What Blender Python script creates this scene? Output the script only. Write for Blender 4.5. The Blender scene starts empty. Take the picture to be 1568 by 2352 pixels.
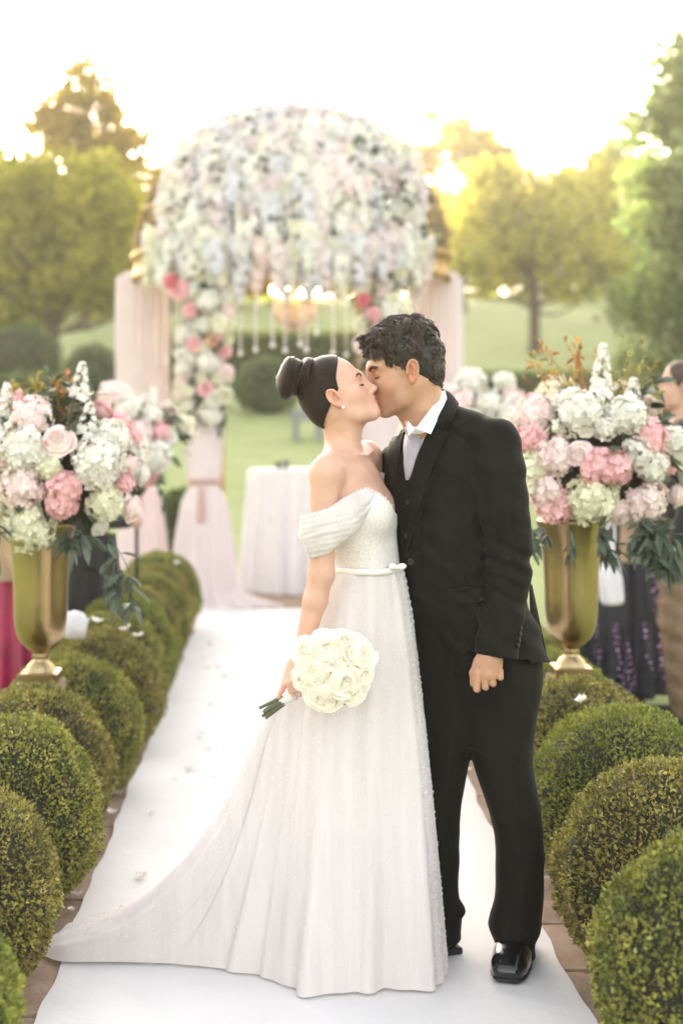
import bpy, bmesh, math, random, os
import numpy as np
from mathutils import Vector, Matrix, Euler
from mathutils.bvhtree import BVHTree

random.seed(7)
RNG = np.random.default_rng(11)
scene = bpy.context.scene
COL = scene.collection
R = math.radians

# ---------------------------------------------------------------- camera
F, VX, VY, CH = 3267.0, 643.0, 956.0, 1.53      # focal length and vanishing point in photo pixels, eye height
cam_data = bpy.data.cameras.new('camera')
cam = bpy.data.objects.new('camera', cam_data)
COL.objects.link(cam)
cam.location = (0, 0, CH)
cam.rotation_euler = (R(90), 0, 0)
cam_data.sensor_fit = 'VERTICAL'
cam_data.sensor_height = 36.0
cam_data.sensor_width = 24.0
cam_data.lens = 50.0
cam_data.shift_x = (784 - VX) / 2352.0
cam_data.shift_y = -(1176 - VY) / 2352.0
cam_data.clip_start = 0.1
cam_data.clip_end = 3000
cam_data.dof.use_dof = True
cam_data.dof.focus_distance = 3.93
cam_data.dof.aperture_fstop = 1.7
scene.camera = cam

# ---------------------------------------------------------------- sky, sun, exposure
SUN_EL, SUN_AZ = R(10), R(-9)                    # low evening sun behind the tall tree on the left
world = bpy.data.worlds.new('World')
scene.world = world
world.use_nodes = True
wn, wl = world.node_tree.nodes, world.node_tree.links
wn.clear()
sky = wn.new('ShaderNodeTexSky')
sky.sky_type = 'NISHITA'
sky.sun_disc = False
sky.sun_elevation = SUN_EL
sky.sun_rotation = SUN_AZ
sky.air_density = 1.0
sky.dust_density = 4.0
sky.ozone_density = 1.0
hs = wn.new('ShaderNodeHueSaturation')
hs.inputs['Saturation'].default_value = 0.45
tint = wn.new('ShaderNodeMix')
tint.data_type = 'RGBA'; tint.blend_type = 'MULTIPLY'
tint.inputs['Factor'].default_value = 1.0
tint.inputs['B'].default_value = (1.0, 0.935, 0.88, 1)
bg = wn.new('ShaderNodeBackground')
bg.inputs['Strength'].default_value = 0.15
wo = wn.new('ShaderNodeOutputWorld')
wl.new(sky.outputs[0], hs.inputs['Color'])
wl.new(hs.outputs[0], tint.inputs['A'])
wl.new(tint.outputs['Result'], bg.inputs['Color'])
wl.new(bg.outputs[0], wo.inputs[0])

sun_data = bpy.data.lights.new('sun', 'SUN')
sun_data.energy = 4.6
sun_data.angle = R(2.5)
sun_data.color = (1.0, 0.86, 0.66)
sun = bpy.data.objects.new('sun', sun_data)
COL.objects.link(sun)
sd = Vector((math.sin(SUN_AZ) * math.cos(SUN_EL), math.cos(SUN_AZ) * math.cos(SUN_EL), math.sin(SUN_EL)))
sun.rotation_euler = sd.to_track_quat('Z', 'Y').to_euler()

scene.view_settings.view_transform = 'Standard'
scene.view_settings.look = 'None'
scene.view_settings.gamma = 1.0
scene.view_settings.use_curve_mapping = False
scene.view_settings.exposure = 3.15
scene.render.engine = 'CYCLES'
scene.cycles.use_denoising = True
try:
    scene.cycles.denoiser = 'OPENIMAGEDENOISE'
except Exception:
    pass
scene.cycles.max_bounces = 8
scene.cycles.transparent_max_bounces = 8
scene.cycles.volume_bounces = 0
scene.cycles.sample_clamp_indirect = 6

# ---------------------------------------------------------------- object helpers
def W(px, py, Y):
    """world point at distance Y along the aisle for a spot measured on the photograph"""
    return Vector(((px - VX) / F * Y, Y, CH - (py - VY) / F * Y))

def tag(o, label=None, cat=None, group=None, kind=None):
    if label: o['label'] = label
    if cat: o['category'] = cat
    if group: o['group'] = group
    if kind: o['kind'] = kind
    return o

def empty(name, loc=(0, 0, 0), rz=0.0, label=None, cat=None, group=None):
    o = bpy.data.objects.new(name, None)
    COL.objects.link(o)
    o.location = loc
    o.rotation_euler = (0, 0, rz)
    o.empty_display_size = 0.05
    return tag(o, label, cat, group)

def link(name, me, mat=None, parent=None, loc=None, smooth=True):
    """link a mesh (verts in world space when the parent is given, unless loc is set)"""
    o = bpy.data.objects.new(name, me)
    COL.objects.link(o)
    if mat is not None and not me.materials:
        me.materials.append(mat)
    if loc is not None:
        o.location = loc
    if parent is not None:
        o.parent = parent
    return o

def np_mesh(name, verts, faces, smooth=True, mats=None, midx=None):
    """faces: one (n,k) array or a list of such arrays"""
    if not isinstance(faces, (list, tuple)):
        faces = [faces]
    faces = [np.asarray(f, dtype=np.int32) for f in faces if len(f)]
    verts = np.asarray(verts, dtype=np.float32)
    me = bpy.data.meshes.new(name)
    me.vertices.add(len(verts))
    me.vertices.foreach_set('co', verts.ravel())
    loops = np.concatenate([f.ravel() for f in faces])
    tot = np.concatenate([np.full(len(f), f.shape[1], dtype=np.int32) for f in faces])
    start = np.concatenate([[0], np.cumsum(tot)[:-1]]).astype(np.int32)
    me.loops.add(len(loops))
    me.loops.foreach_set('vertex_index', loops)
    me.polygons.add(len(tot))
    me.polygons.foreach_set('loop_start', start)
    me.polygons.foreach_set('loop_total', tot)
    if midx is not None:
        me.polygons.foreach_set('material_index', np.asarray(midx, dtype=np.int32))
    me.polygons.foreach_set('use_smooth', np.full(len(tot), smooth, dtype=bool))
    if mats:
        for m in mats:
            me.materials.append(m)
    me.update(calc_edges=True)
    me.validate()
    return me

class MB:
    """collects vertices and faces of one mesh"""
    def __init__(s):
        s.v, s.f3, s.f4 = [], [], []
        s.n = 0
    def add(s, v, f):
        v = np.asarray(v, dtype=float).reshape(-1, 3)
        f = np.asarray(f, dtype=int) + s.n
        s.v.append(v)
        (s.f3 if f.shape[1] == 3 else s.f4).append(f)
        s.n += len(v)
        return s
    def arrays(s):
        v = np.concatenate(s.v) if s.v else np.zeros((0, 3))
        fs = []
        if s.f4: fs.append(np.concatenate(s.f4))
        if s.f3: fs.append(np.concatenate(s.f3))
        return v, fs
    def mesh(s, name, smooth=True):
        v, fs = s.arrays()
        return np_mesh(name, v, fs, smooth)
    def grid(s, P, close_u=False, close_v=False):
        """P: (nu,nv,3)"""
        P = np.asarray(P, dtype=float)
        nu, nv = P.shape[:2]
        idx = np.arange(nu * nv).reshape(nu, nv)
        a = idx if close_u else idx[:-1]
        b = np.roll(idx, -1, 0) if close_u else idx[1:]
        if close_v:
            a2, b2 = np.roll(a, -1, 1), np.roll(b, -1, 1)
        else:
            a, a2, b, b2 = a[:, :-1], a[:, 1:], b[:, :-1], b[:, 1:]
        f = np.stack([a, b, b2, a2], -1).reshape(-1, 4)
        return s.add(P.reshape(-1, 3), f)
    def tube(s, pts, rad, n=8, cap=True):
        pts = np.asarray(pts, dtype=float)
        rad = np.broadcast_to(np.asarray(rad, dtype=float), (len(pts),))
        t = np.gradient(pts, axis=0)
        t /= np.linalg.norm(t, axis=1, keepdims=True) + 1e-9
        ref = np.array([0, 0, 1.0]) if abs(t[0][2]) < 0.9 else np.array([1.0, 0, 0])
        u = np.cross(t[0], ref); u /= np.linalg.norm(u)
        ang = np.linspace(0, 2 * math.pi, n, endpoint=False)
        ringsl = []
        for i in range(len(pts)):
            u = u - t[i] * np.dot(u, t[i]); u /= np.linalg.norm(u) + 1e-9
            w = np.cross(t[i], u)
            ringsl.append(pts[i] + rad[i] * (np.cos(ang)[:, None] * u + np.sin(ang)[:, None] * w))
        s.grid(np.array(ringsl), close_v=True)
        if cap:
            for k, i in ((0, 0), (1, len(pts) - 1)):
                c = np.vstack([ringsl[i], pts[i][None]])
                f = [[j, (j + 1) % n, n] if k else [(j + 1) % n, j, n] for j in range(n)]
                s.add(c, f)
        return s
    def lathe(s, prof, c=(0, 0, 0), n=24, sx=1.0, sy=1.0):
        prof = np.asarray(prof, dtype=float)
        ang = np.linspace(0, 2 * math.pi, n, endpoint=False)
        P = np.stack([c[0] + prof[:, :1] * np.cos(ang) * sx, c[1] + prof[:, :1] * np.sin(ang) * sy,
                      np.broadcast_to(c[2] + prof[:, 1:], (len(prof), n))], -1)
        return s.grid(P[::-1], close_v=True)
    def box(s, c, d, M=None):
        c = np.asarray(c, float); d = np.asarray(d, float) / 2
        v = np.array([[x, y, z] for x in (-1, 1) for y in (-1, 1) for z in (-1, 1)], float) * d
        if M is not None:
            v = v @ np.asarray(M)[:3, :3].T
        f = [[0, 1, 3, 2], [4, 6, 7, 5], [0, 4, 5, 1], [2, 3, 7, 6], [0, 2, 6, 4], [1, 5, 7, 3]]
        return s.add(v + c, f)
    def ball(s, c, r, nu=8, nv=6):
        r = np.broadcast_to(np.asarray(r, float), (3,))
        th = np.linspace(0.02, math.pi - 0.02, nv)
        ang = np.linspace(0, 2 * math.pi, nu, endpoint=False)
        P = np.stack([np.sin(th)[:, None] * np.cos(ang) * r[0] + c[0], np.sin(th)[:, None] * np.sin(ang) * r[1] + c[1],
                      np.broadcast_to(np.cos(th)[:, None] * r[2] + c[2], (nv, nu))], -1)
        return s.grid(P[::1], close_v=True)

def wm(o):
    """world matrix of an object without waiting for the dependency graph"""
    M = Matrix.LocRotScale(o.location, o.rotation_euler, o.scale)
    return wm(o.parent) @ o.matrix_parent_inverse @ M if o.parent is not None else M

def part(name, me, mat, parent):
    """a part whose vertices are in world space, under a thing standing at its base"""
    o = link(name, me, mat)
    o.parent = parent
    o.matrix_parent_inverse = wm(parent).inverted()
    return o

def copy_tree(o, parent=None):
    c = o.copy()
    COL.objects.link(c)
    if parent is not None:
        c.parent = parent
    for ch in list(o.children):
        copy_tree(ch, c)
    return c

# ---------------------------------------------------------------- materials
def nodes_of(name):
    m = bpy.data.materials.new(name)
    m.use_nodes = True
    nt = m.node_tree
    nt.nodes.clear()
    out = nt.nodes.new('ShaderNodeOutputMaterial')
    bs = nt.nodes.new('ShaderNodeBsdfPrincipled')
    nt.links.new(bs.outputs[0], out.inputs[0])
    return m, nt, bs, out

def mat(name, col, rough=0.6, var=0.12, scale=12.0, bump=0.0, bscale=60.0, metal=0.0, sss=0.0, sheen=0.0,
        transl=0.0, col2=None, island=0.0, spec=0.5, coat=0.0, attr=None, emit=None, estr=0.0, stretch=None, sss_r=None, detail=3.0, bdist=0.01):
    m, nt, bs, out = nodes_of(name)
    N, L = nt.nodes.new, nt.links.new
    tc = N('ShaderNodeTexCoord')
    src = tc.outputs['Object']
    if stretch:
        mp = N('ShaderNodeMapping'); mp.inputs['Scale'].default_value = stretch
        L(src, mp.inputs['Vector']); src = mp.outputs[0]
    nz = N('ShaderNodeTexNoise')
    nz.inputs['Scale'].default_value = scale
    nz.inputs['Detail'].default_value = detail
    L(src, nz.inputs['Vector'])
    c = Vector(col[:3])
    c2 = Vector(col2[:3]) if col2 else c * (1 + var)
    c1 = c * (1 - var) if not col2 else c
    rp = N('ShaderNodeValToRGB')
    rp.color_ramp.elements[0].position = 0.32
    rp.color_ramp.elements[1].position = 0.68
    rp.color_ramp.elements[0].color = (*c1, 1)
    rp.color_ramp.elements[1].color = (*[min(1, x) for x in c2], 1)
    L(nz.outputs['Fac'], rp.inputs[0])
    cs = rp.outputs[0]
    if attr:
        at = N('ShaderNodeVertexColor'); at.layer_name = attr
        mx = N('ShaderNodeMix'); mx.data_type = 'RGBA'; mx.blend_type = 'MULTIPLY'
        mx.inputs['Factor'].default_value = 1.0
        L(cs, mx.inputs['A']); L(at.outputs[0], mx.inputs['B'])
        cs = mx.outputs['Result']
    if island > 0:
        ge = N('ShaderNodeNewGeometry')
        mr = N('ShaderNodeMapRange')
        mr.inputs['To Min'].default_value = 1 - island
        mr.inputs['To Max'].default_value = 1 + island
        L(ge.outputs['Random Per Island'], mr.inputs['Value'])
        mx = N('ShaderNodeMix'); mx.data_type = 'RGBA'; mx.blend_type = 'MULTIPLY'
        mx.inputs['Factor'].default_value = 1.0
        L(cs, mx.inputs['A']); L(mr.outputs[0], mx.inputs['B'])
        cs = mx.outputs['Result']
    L(cs, bs.inputs['Base Color'])
    bs.inputs['Roughness'].default_value = rough
    bs.inputs['Metallic'].default_value = metal
    bs.inputs['Specular IOR Level'].default_value = spec
    if sss:
        bs.inputs['Subsurface Weight'].default_value = sss
        bs.inputs['Subsurface Radius'].default_value = sss_r or (1.0, 0.35, 0.2)
        bs.inputs['Subsurface Scale'].default_value = 0.012
    if sheen:
        bs.inputs['Sheen Weight'].default_value = sheen
        bs.inputs['Sheen Roughness'].default_value = 0.4
    if coat:
        bs.inputs['Coat Weight'].default_value = coat
        bs.inputs['Coat Roughness'].default_value = 0.15
    if emit:
        bs.inputs['Emission Color'].default_value = (*emit, 1)
        bs.inputs['Emission Strength'].default_value = estr
    if bump:
        nb = N('ShaderNodeTexNoise')
        nb.inputs['Scale'].default_value = bscale
        nb.inputs['Detail'].default_value = 4
        L(src, nb.inputs['Vector'])
        bp = N('ShaderNodeBump')
        bp.inputs['Strength'].default_value = bump
        bp.inputs['Distance'].default_value = bdist
        L(nb.outputs['Fac'], bp.inputs['Height'])
        L(bp.outputs[0], bs.inputs['Normal'])
    if transl:
        tr = N('ShaderNodeBsdfTranslucent')
        L(cs, tr.inputs['Color'])
        ms = N('ShaderNodeMixShader')
        ms.inputs[0].default_value = transl
        L(bs.outputs[0], ms.inputs[1]); L(tr.outputs[0], ms.inputs[2])
        L(ms.outputs[0], out.inputs[0])
    return m

# ---------------------------------------------------------------- implicit surfaces (bodies and clothes grow as one skin)
class SDF:
    def __init__(s, lo, hi, h):
        s.lo = np.asarray(lo, float); s.h = h
        s.n = np.ceil((np.asarray(hi, float) - s.lo) / h).astype(int) + 1
        s.f = np.full(s.n, 1.0, dtype=np.float32)
    def _blk(s, lo, hi):
        a = np.clip(np.floor((np.asarray(lo) - s.lo) / s.h).astype(int), 0, s.n)
        b = np.clip(np.ceil((np.asarray(hi) - s.lo) / s.h).astype(int) + 1, 0, s.n)
        if np.any(b <= a):
            return None
        sl = tuple(slice(i, j) for i, j in zip(a, b))
        ax = [s.lo[k] + s.h * np.arange(a[k], b[k]) for k in range(3)]
        X, Y, Z = np.meshgrid(*ax, indexing='ij', sparse=True)
        return sl, X, Y, Z
    def _mix(s, sl, d, k, op):
        a = s.f[sl]
        if op == 'u':
            h = np.maximum(k - np.abs(a - d), 0) / k
            s.f[sl] = np.minimum(a, d) - h * h * k * 0.25
        elif op == 's':
            d = -d
            h = np.maximum(k - np.abs(a - d), 0) / k
            s.f[sl] = np.maximum(a, d) + h * h * k * 0.25
        elif op == 'i':
            s.f[sl] = np.maximum(a, d)
        return s
    def rc(s, a, b, r1, r2=None, k=0.012, op='u'):
        """round cone from a to b"""
        a, b = np.asarray(a, float), np.asarray(b, float)
        r2 = r1 if r2 is None else r2
        m = max(r1, r2) + k + 2 * s.h
        g = s._blk(np.minimum(a, b) - m, np.maximum(a, b) + m)
        if g is None: return s
        sl, X, Y, Z = g
        ab = b - a
        t = ((X - a[0]) * ab[0] + (Y - a[1]) * ab[1] + (Z - a[2]) * ab[2]) / max(ab @ ab, 1e-12)
        t = np.clip(t, 0, 1)
        d = np.sqrt((X - a[0] - t * ab[0]) ** 2 + (Y - a[1] - t * ab[1]) ** 2 + (Z - a[2] - t * ab[2]) ** 2) - (r1 + (r2 - r1) * t)
        return s._mix(sl, d.astype(np.float32), k, op)
    def chain(s, pts, rad, k=0.012):
        for i in range(len(pts) - 1):
            s.rc(pts[i], pts[i + 1], rad[i], rad[i + 1], k)
        return s
    def el(s, c, r, M=None, k=0.012, op='u'):
        """ellipsoid; M rotates local axes into the world"""
        c = np.asarray(c, float); r = np.broadcast_to(np.asarray(r, float), (3,))
        m = r.max() + k + 2 * s.h
        g = s._blk(c - m, c + m)
        if g is None: return s
        sl, X, Y, Z = g
        X, Y, Z = X - c[0], Y - c[1], Z - c[2]
        if M is not None:
            M = np.asarray(M)[:3, :3]
            X, Y, Z = (M[0, 0] * X + M[1, 0] * Y + M[2, 0] * Z, M[0, 1] * X + M[1, 1] * Y + M[2, 1] * Z, M[0, 2] * X + M[1, 2] * Y + M[2, 2] * Z)
        k0 = np.sqrt((X / r[0]) ** 2 + (Y / r[1]) ** 2 + (Z / r[2]) ** 2)
        k1 = np.sqrt((X / r[0] ** 2) ** 2 + (Y / r[1] ** 2) ** 2 + (Z / r[2] ** 2) ** 2) + 1e-9
        return s._mix(sl, (k0 * (k0 - 1) / k1).astype(np.float32), k, op)
    def box(s, c, hd, M=None, rr=0.005, k=0.01, op='u'):
        c = np.asarray(c, float); hd = np.asarray(hd, float)
        m = np.linalg.norm(hd) + k + 2 * s.h
        g = s._blk(c - m, c + m)
        if g is None: return s
        sl, X, Y, Z = g
        X, Y, Z = X - c[0], Y - c[1], Z - c[2]
        if M is not None:
            M = np.asarray(M)[:3, :3]
            X, Y, Z = (M[0, 0] * X + M[1, 0] * Y + M[2, 0] * Z, M[0, 1] * X + M[1, 1] * Y + M[2, 1] * Z, M[0, 2] * X + M[1, 2] * Y + M[2, 2] * Z)
        qx, qy, qz = np.abs(X) - hd[0] + rr, np.abs(Y) - hd[1] + rr, np.abs(Z) - hd[2] + rr
        qx, qy, qz = np.broadcast_arrays(qx, qy, qz)
        d = np.sqrt(np.maximum(qx, 0) ** 2 + np.maximum(qy, 0) ** 2 + np.maximum(qz, 0) ** 2) + np.minimum(np.maximum(qx, np.maximum(qy, qz)), 0) - rr
        return s._mix(sl, d.astype(np.float32), k, op)
    def stack(s, nodes, k=0.012, p=2.3, op='u', ripple=None):
        """nodes: (z, cx, cy, a, b, yaw) from bottom to top: stacked superellipses"""
        nd = np.array(sorted(nodes), float)
        z0, z1 = nd[0, 0], nd[-1, 0]
        m = nd[:, 3:5].max() + k + 2 * s.h
        lo = [nd[:, 1].min() - m, nd[:, 2].min() - m, z0 - k - 2 * s.h]
        hi = [nd[:, 1].max() + m, nd[:, 2].max() + m, z1 + k + 2 * s.h]
        g = s._blk(lo, hi)
        if g is None: return s
        sl, X, Y, Z = g
        zz = Z[0, 0, :]
        t = smooth_interp(zz, nd)
        cx, cy, a, b, yw = [t[:, i][None, None, :] for i in range(5)]
        c_, s_ = np.cos(yw), np.sin(yw)
        u = (X - cx) * c_ + (Y - cy) * s_
        v = -(X - cx) * s_ + (Y - cy) * c_
        q = (np.abs(u / a) ** p + np.abs(v / b) ** p) ** (1 / p)
        d = (q - 1) * np.minimum(a, b)
        if ripple is not None:
            d = d + ripple(u, v, np.broadcast_to(Z, d.shape))
        d = np.maximum(d, np.maximum(z0 - Z, Z - z1))
        return s._mix(sl, d.astype(np.float32), k, op)
    def field(s, fn):
        """add fn(X,Y,Z) to the whole field (wrinkles) or clip with it"""
        ax = [s.lo[k] + s.h * np.arange(s.n[k]) for k in range(3)]
        X, Y, Z = np.meshgrid(*ax, indexing='ij', sparse=True)
        s.f = fn(s.f, X, Y, Z).astype(np.float32)
        return s
    def arrays(s):
        f = s.f
        ins = f < 0
        nx, ny, nz = f.shape
        cnt = np.zeros((nx - 1, ny - 1, nz - 1), np.int8)
        for dx in (0, 1):
            for dy in (0, 1):
                for dz in (0, 1):
                    cnt += ins[dx:nx - 1 + dx, dy:ny - 1 + dy, dz:nz - 1 + dz]
        act = (cnt > 0) & (cnt < 8)
        I = np.argwhere(act)
        vid = np.full(cnt.shape, -1, np.int32)
        vid[act] = np.arange(len(I))
        acc = np.zeros((len(I), 3)); num = np.zeros(len(I))
        corners = [(0, 0, 0), (1, 0, 0), (0, 1, 0), (1, 1, 0), (0, 0, 1), (1, 0, 1), (0, 1, 1), (1, 1, 1)]
        vals = {c: f[I[:, 0] + c[0], I[:, 1] + c[1], I[:, 2] + c[2]] for c in corners}
        for ca in corners:
            for ax in range(3):
                if ca[ax] == 0:
                    cb = list(ca); cb[ax] = 1; cb = tuple(cb)
                    va, vb = vals[ca], vals[cb]
                    cr = (va < 0) != (vb < 0)
                    t = np.where(cr, va / np.where(cr, va - vb, 1), 0)
                    p = np.tile(np.array(ca, float), (len(I), 1))
                    p[:, ax] += t
                    acc += np.where(cr[:, None], p, 0); num += cr
        V = s.lo + s.h * (I + acc / np.maximum(num, 1)[:, None])
        quads = []
        for ax in range(3):
            a, b = (ax + 1) % 3, (ax + 2) % 3
            sa = [slice(None)] * 3; sb = [slice(None)] * 3
            sa[ax] = slice(0, -1); sb[ax] = slice(1, None)
            A, B = ins[tuple(sa)], ins[tuple(sb)]
            E = np.argwhere(A != B)
            ok = (E[:, a] > 0) & (E[:, b] > 0) & (E[:, a] < s.n[a] - 1) & (E[:, b] < s.n[b] - 1)
            E = E[ok]
            if not len(E): continue
            inside = A[E[:, 0], E[:, 1], E[:, 2]]
            def vi(oa, ob):
                q = E.copy(); q[:, a] += oa; q[:, b] += ob
                return vid[q[:, 0], q[:, 1], q[:, 2]]
            q = np.stack([vi(-1, -1), vi(0, -1), vi(0, 0), vi(-1, 0)], 1)
            q[~inside] = q[~inside][:, ::-1]
            quads.append(q)
        Q = np.concatenate(quads)
        Q = Q[(Q >= 0).all(1)]
        return V, Q
    def mesh(s, name, relax=2, lam=0.4):
        V, Q = s.arrays()
        e = np.concatenate([Q[:, [0, 1]], Q[:, [1, 2]], Q[:, [2, 3]], Q[:, [3, 0]]])
        e = np.concatenate([e, e[:, ::-1]])
        deg = np.maximum(np.bincount(e[:, 0], minlength=len(V)), 1)
        for it in range(relax):
            for l in (lam, -lam * 1.03):
                av = np.stack([np.bincount(e[:, 0], V[e[:, 1], c], minlength=len(V)) for c in range(3)], 1) / deg[:, None]
                V = V + l * (av - V)
        s.V, s.Q = V, Q
        return np_mesh(name, V, Q)

def smooth_interp(z, nd):
    """Catmull-like (monotone cosine) interpolation of node columns 1.. over column 0"""
    from_z = nd[:, 0]
    i = np.clip(np.searchsorted(from_z, z) - 1, 0, len(nd) - 2)
    z0, z1 = from_z[i], from_z[i + 1]
    t = np.clip((z - z0) / np.maximum(z1 - z0, 1e-9), 0, 1)[:, None]
    P = nd[:, 1:]
    p0 = P[np.maximum(i - 1, 0)]; p1 = P[i]; p2 = P[i + 1]; p3 = P[np.minimum(i + 2, len(nd) - 1)]
    m1 = (p2 - p0) / 2; m2 = (p3 - p1) / 2
    t2, t3 = t * t, t * t * t
    out = (2 * t3 - 3 * t2 + 1) * p1 + (t3 - 2 * t2 + t) * m1 + (-2 * t3 + 3 * t2) * p2 + (t3 - t2) * m2
    return out

def spline(pts, n):
    """n points along a Catmull-Rom curve through pts"""
    P = np.asarray(pts, float)
    nd = np.column_stack([np.arange(len(P)), P])
    return smooth_interp(np.linspace(0, len(P) - 1, n), nd)

EYE = Vector((0, 0, CH))
def bvh_of(V, Q):
    return BVHTree.FromPolygons([tuple(v) for v in V], [tuple(int(i) for i in q) for q in Q])

def on_surface(bvh, px, py, off=0.003):
    """the point of a garment under a spot of the photograph, lifted by its cloth thickness"""
    d = W(px, py, 1.0) - EYE
    d.normalize()
    loc, nor, i, dist = bvh.ray_cast(EYE, d)
    if loc is None:
        loc, nor, i, dist = bvh.find_nearest(W(px, py, 4.0))
    if nor.dot(d) > 0: nor = -nor
    return loc + nor * off, nor

def panel(bvh, left, right, nu, nv, off=0.004, edge=0.0005, name='panel', wrap=0.0):
    """a cloth piece lying on a garment between two edge lines, thick in the middle and with turned edges"""
    Lp, Rp = spline(left, nv), spline(right, nv)
    top = np.zeros((nu, nv, 3)); bot = np.zeros((nu, nv, 3))
    for j in range(nv):
        for i in range(nu):
            t = i / (nu - 1)
            px, py = Lp[j] * (1 - t) + Rp[j] * t
            p, n = on_surface(bvh, px, py, 0)
            top[i, j] = p + n * off
            bot[i, j] = p - n * 0.003
    m = MB()
    m.grid(top)
    ring = [(i, 0) for i in range(nu)] + [(nu - 1, j) for j in range(1, nv)] + [(i, nv - 1) for i in range(nu - 2, -1, -1)] + [(0, j) for j in range(nv - 2, 0, -1)]
    rim = np.array([[top[i, j] for i, j in ring], [bot[i, j] for i, j in ring]])
    m.grid(rim, close_v=True)
    return m.mesh(name)

def scatter(V, Q, n, rng):
    V = np.asarray(V); T = np.concatenate([Q[:, [0, 1, 2]], Q[:, [0, 2, 3]]])
    e1, e2 = V[T[:, 1]] - V[T[:, 0]], V[T[:, 2]] - V[T[:, 0]]
    cr = np.cross(e1, e2); ar = np.linalg.norm(cr, axis=1)
    k = rng.choice(len(T), n, p=ar / ar.sum())
    a, b = rng.random(n), rng.random(n)
    sw = a + b > 1
    a[sw], b[sw] = 1 - a[sw], 1 - b[sw]
    return V[T[k, 0]] + a[:, None] * e1[k] + b[:, None] * e2[k], cr[k] / (ar[k][:, None] + 1e-12)
OCT = np.array([[1, 0, 0], [-1, 0, 0], [0, 1, 0], [0, -1, 0], [0, 0, 1], [0, 0, -1]], float)
OCF = np.array([[0, 2, 4], [2, 1, 4], [1, 3, 4], [3, 0, 4], [2, 0, 5], [1, 2, 5], [3, 1, 5], [0, 3, 5]])
def beads(pts, rad):
    n = len(pts); rad = np.broadcast_to(rad, (n,))
    V = pts[:, None, :] + OCT[None] * rad[:, None, None]
    Fc = OCF[None] + (np.arange(n) * 6)[:, None, None]
    return V.reshape(-1, 3), Fc.reshape(-1, 3)
# ================================================================ ground, path, garden
M_GRASS = mat('lawn_grass', (0.18, 0.235, 0.072), rough=0.9, scale=1.4, col2=(0.25, 0.29, 0.10), bump=0.5, bscale=140, bdist=0.02, detail=6)
M_STONE = mat('sandstone_flag', (0.20, 0.135, 0.095), rough=0.85, scale=7, col2=(0.33, 0.235, 0.165), bump=0.5, bscale=45, bdist=0.008, island=0.18, detail=6)
M_SOIL = mat('dark_soil', (0.05, 0.037, 0.026), rough=0.95, var=0.3, scale=30, bump=0.8, bscale=80)
M_RUNNER = mat('white_runner_cloth', (0.665, 0.65, 0.65), rough=0.8, var=0.025, scale=5, bump=0.5, bscale=14, bdist=0.008, sheen=0.15)
M_PEBBLE = mat('white_gravel', (0.62, 0.58, 0.56), rough=0.8, island=0.25, var=0.1)
M_PETAL = mat('white_petal', (0.82, 0.79, 0.74), rough=0.6, var=0.04, transl=0.2)

def terrain_z(X, Y):
    """flat garden terrace, then a lawn climbing to a low rise behind the gazebo"""
    z = np.interp(Y, [-50, 14.6, 17, 20, 30, 45, 60, 90, 140, 400], [-0.040, -0.040, 0.20, 0.62, 1.75, 3.7, 5.7, 9.0, 12.5, 13.5])
    return z + 0.25 * np.sin(X * 0.11 + 1) * np.clip((Y - 16) / 30, 0, 1) + 0.012 * np.maximum(0, X) * np.clip((Y - 20) / 30, 0, 1)
ys = np.concatenate([np.linspace(-60, 14, 10), np.linspace(14.6, 60, 44), np.linspace(65, 400, 24), [900, 2500]])
xs = np.concatenate([[-1500, -500], np.linspace(-150, 150, 61), [500, 1500]])
GX, GY = np.meshgrid(xs, ys, indexing='ij')
ground = link('ground', MB().grid(np.stack([GX, GY, terrain_z(GX, np.minimum(GY, 400))], -1)).mesh('ground'), M_GRASS)
tag(ground, 'green lawn rising gently behind the gazebo', kind='structure')

path = empty('path'); tag(path, 'sandstone path with narrow flag edging beside the runner', kind='structure')
RL, RR = -0.62, 0.79
m = MB().grid(np.array([[[-1.25, 2.0, -0.036], [-1.25, 14.5, -0.036]], [[1.45, 2.0, -0.036], [1.45, 14.5, -0.036]]], float))
part('soil_bed', m.mesh('soil'), M_SOIL, path)
rnd = random.Random(21)
def flag(x0, x1, y0, y1, h=0.03):
    m = MB()
    n = 5
    def edge(a, b, k):
        return [np.array(a) * (1 - t) + np.array(b) * t + np.array([rnd.uniform(-.006, .006), rnd.uniform(-.006, .006)]) * (0 < t < 1) for t in np.linspace(0, 1, k, endpoint=False)]
    ring = edge((x0, y0), (x1, y0), 3) + edge((x1, y0), (x1, y1), 5) + edge((x1, y1), (x0, y1), 3) + edge((x0, y1), (x0, y0), 5)
    ring = np.array(ring); c = ring.mean(0)
    z = h - 0.039 + rnd.uniform(-0.003, 0.003)
    top = np.column_stack([c + (ring - c) * (1 - 0.01 / max(0.05, (x1 - x0))), np.full(len(ring), z)])
    mid = np.column_stack([ring, np.full(len(ring), z - 0.007)])
    bot = np.column_stack([ring, np.full(len(ring), -0.039)])
    m.grid(np.array([bot, mid, top]), close_v=True)
    k = len(ring)
    m.add(np.vstack([top, [[c[0], c[1], z]]]), [[i, (i + 1) % k, k] for i in range(k)])
    part('flagstone', m.mesh('flagstone'), M_STONE, path)
for side in (0, 1):
    y = 2.3
    while y < 11.2:
        L = rnd.uniform(0.34, 0.62)
        if side == 0:
            flag(-0.745 + rnd.uniform(-.012, .012), RL + 0.10, y, y + L - 0.006)
        else:
            flag(RR - 0.10, 0.925 + rnd.uniform(-.012, .012), y, y + L - 0.006)
        y += L
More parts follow.
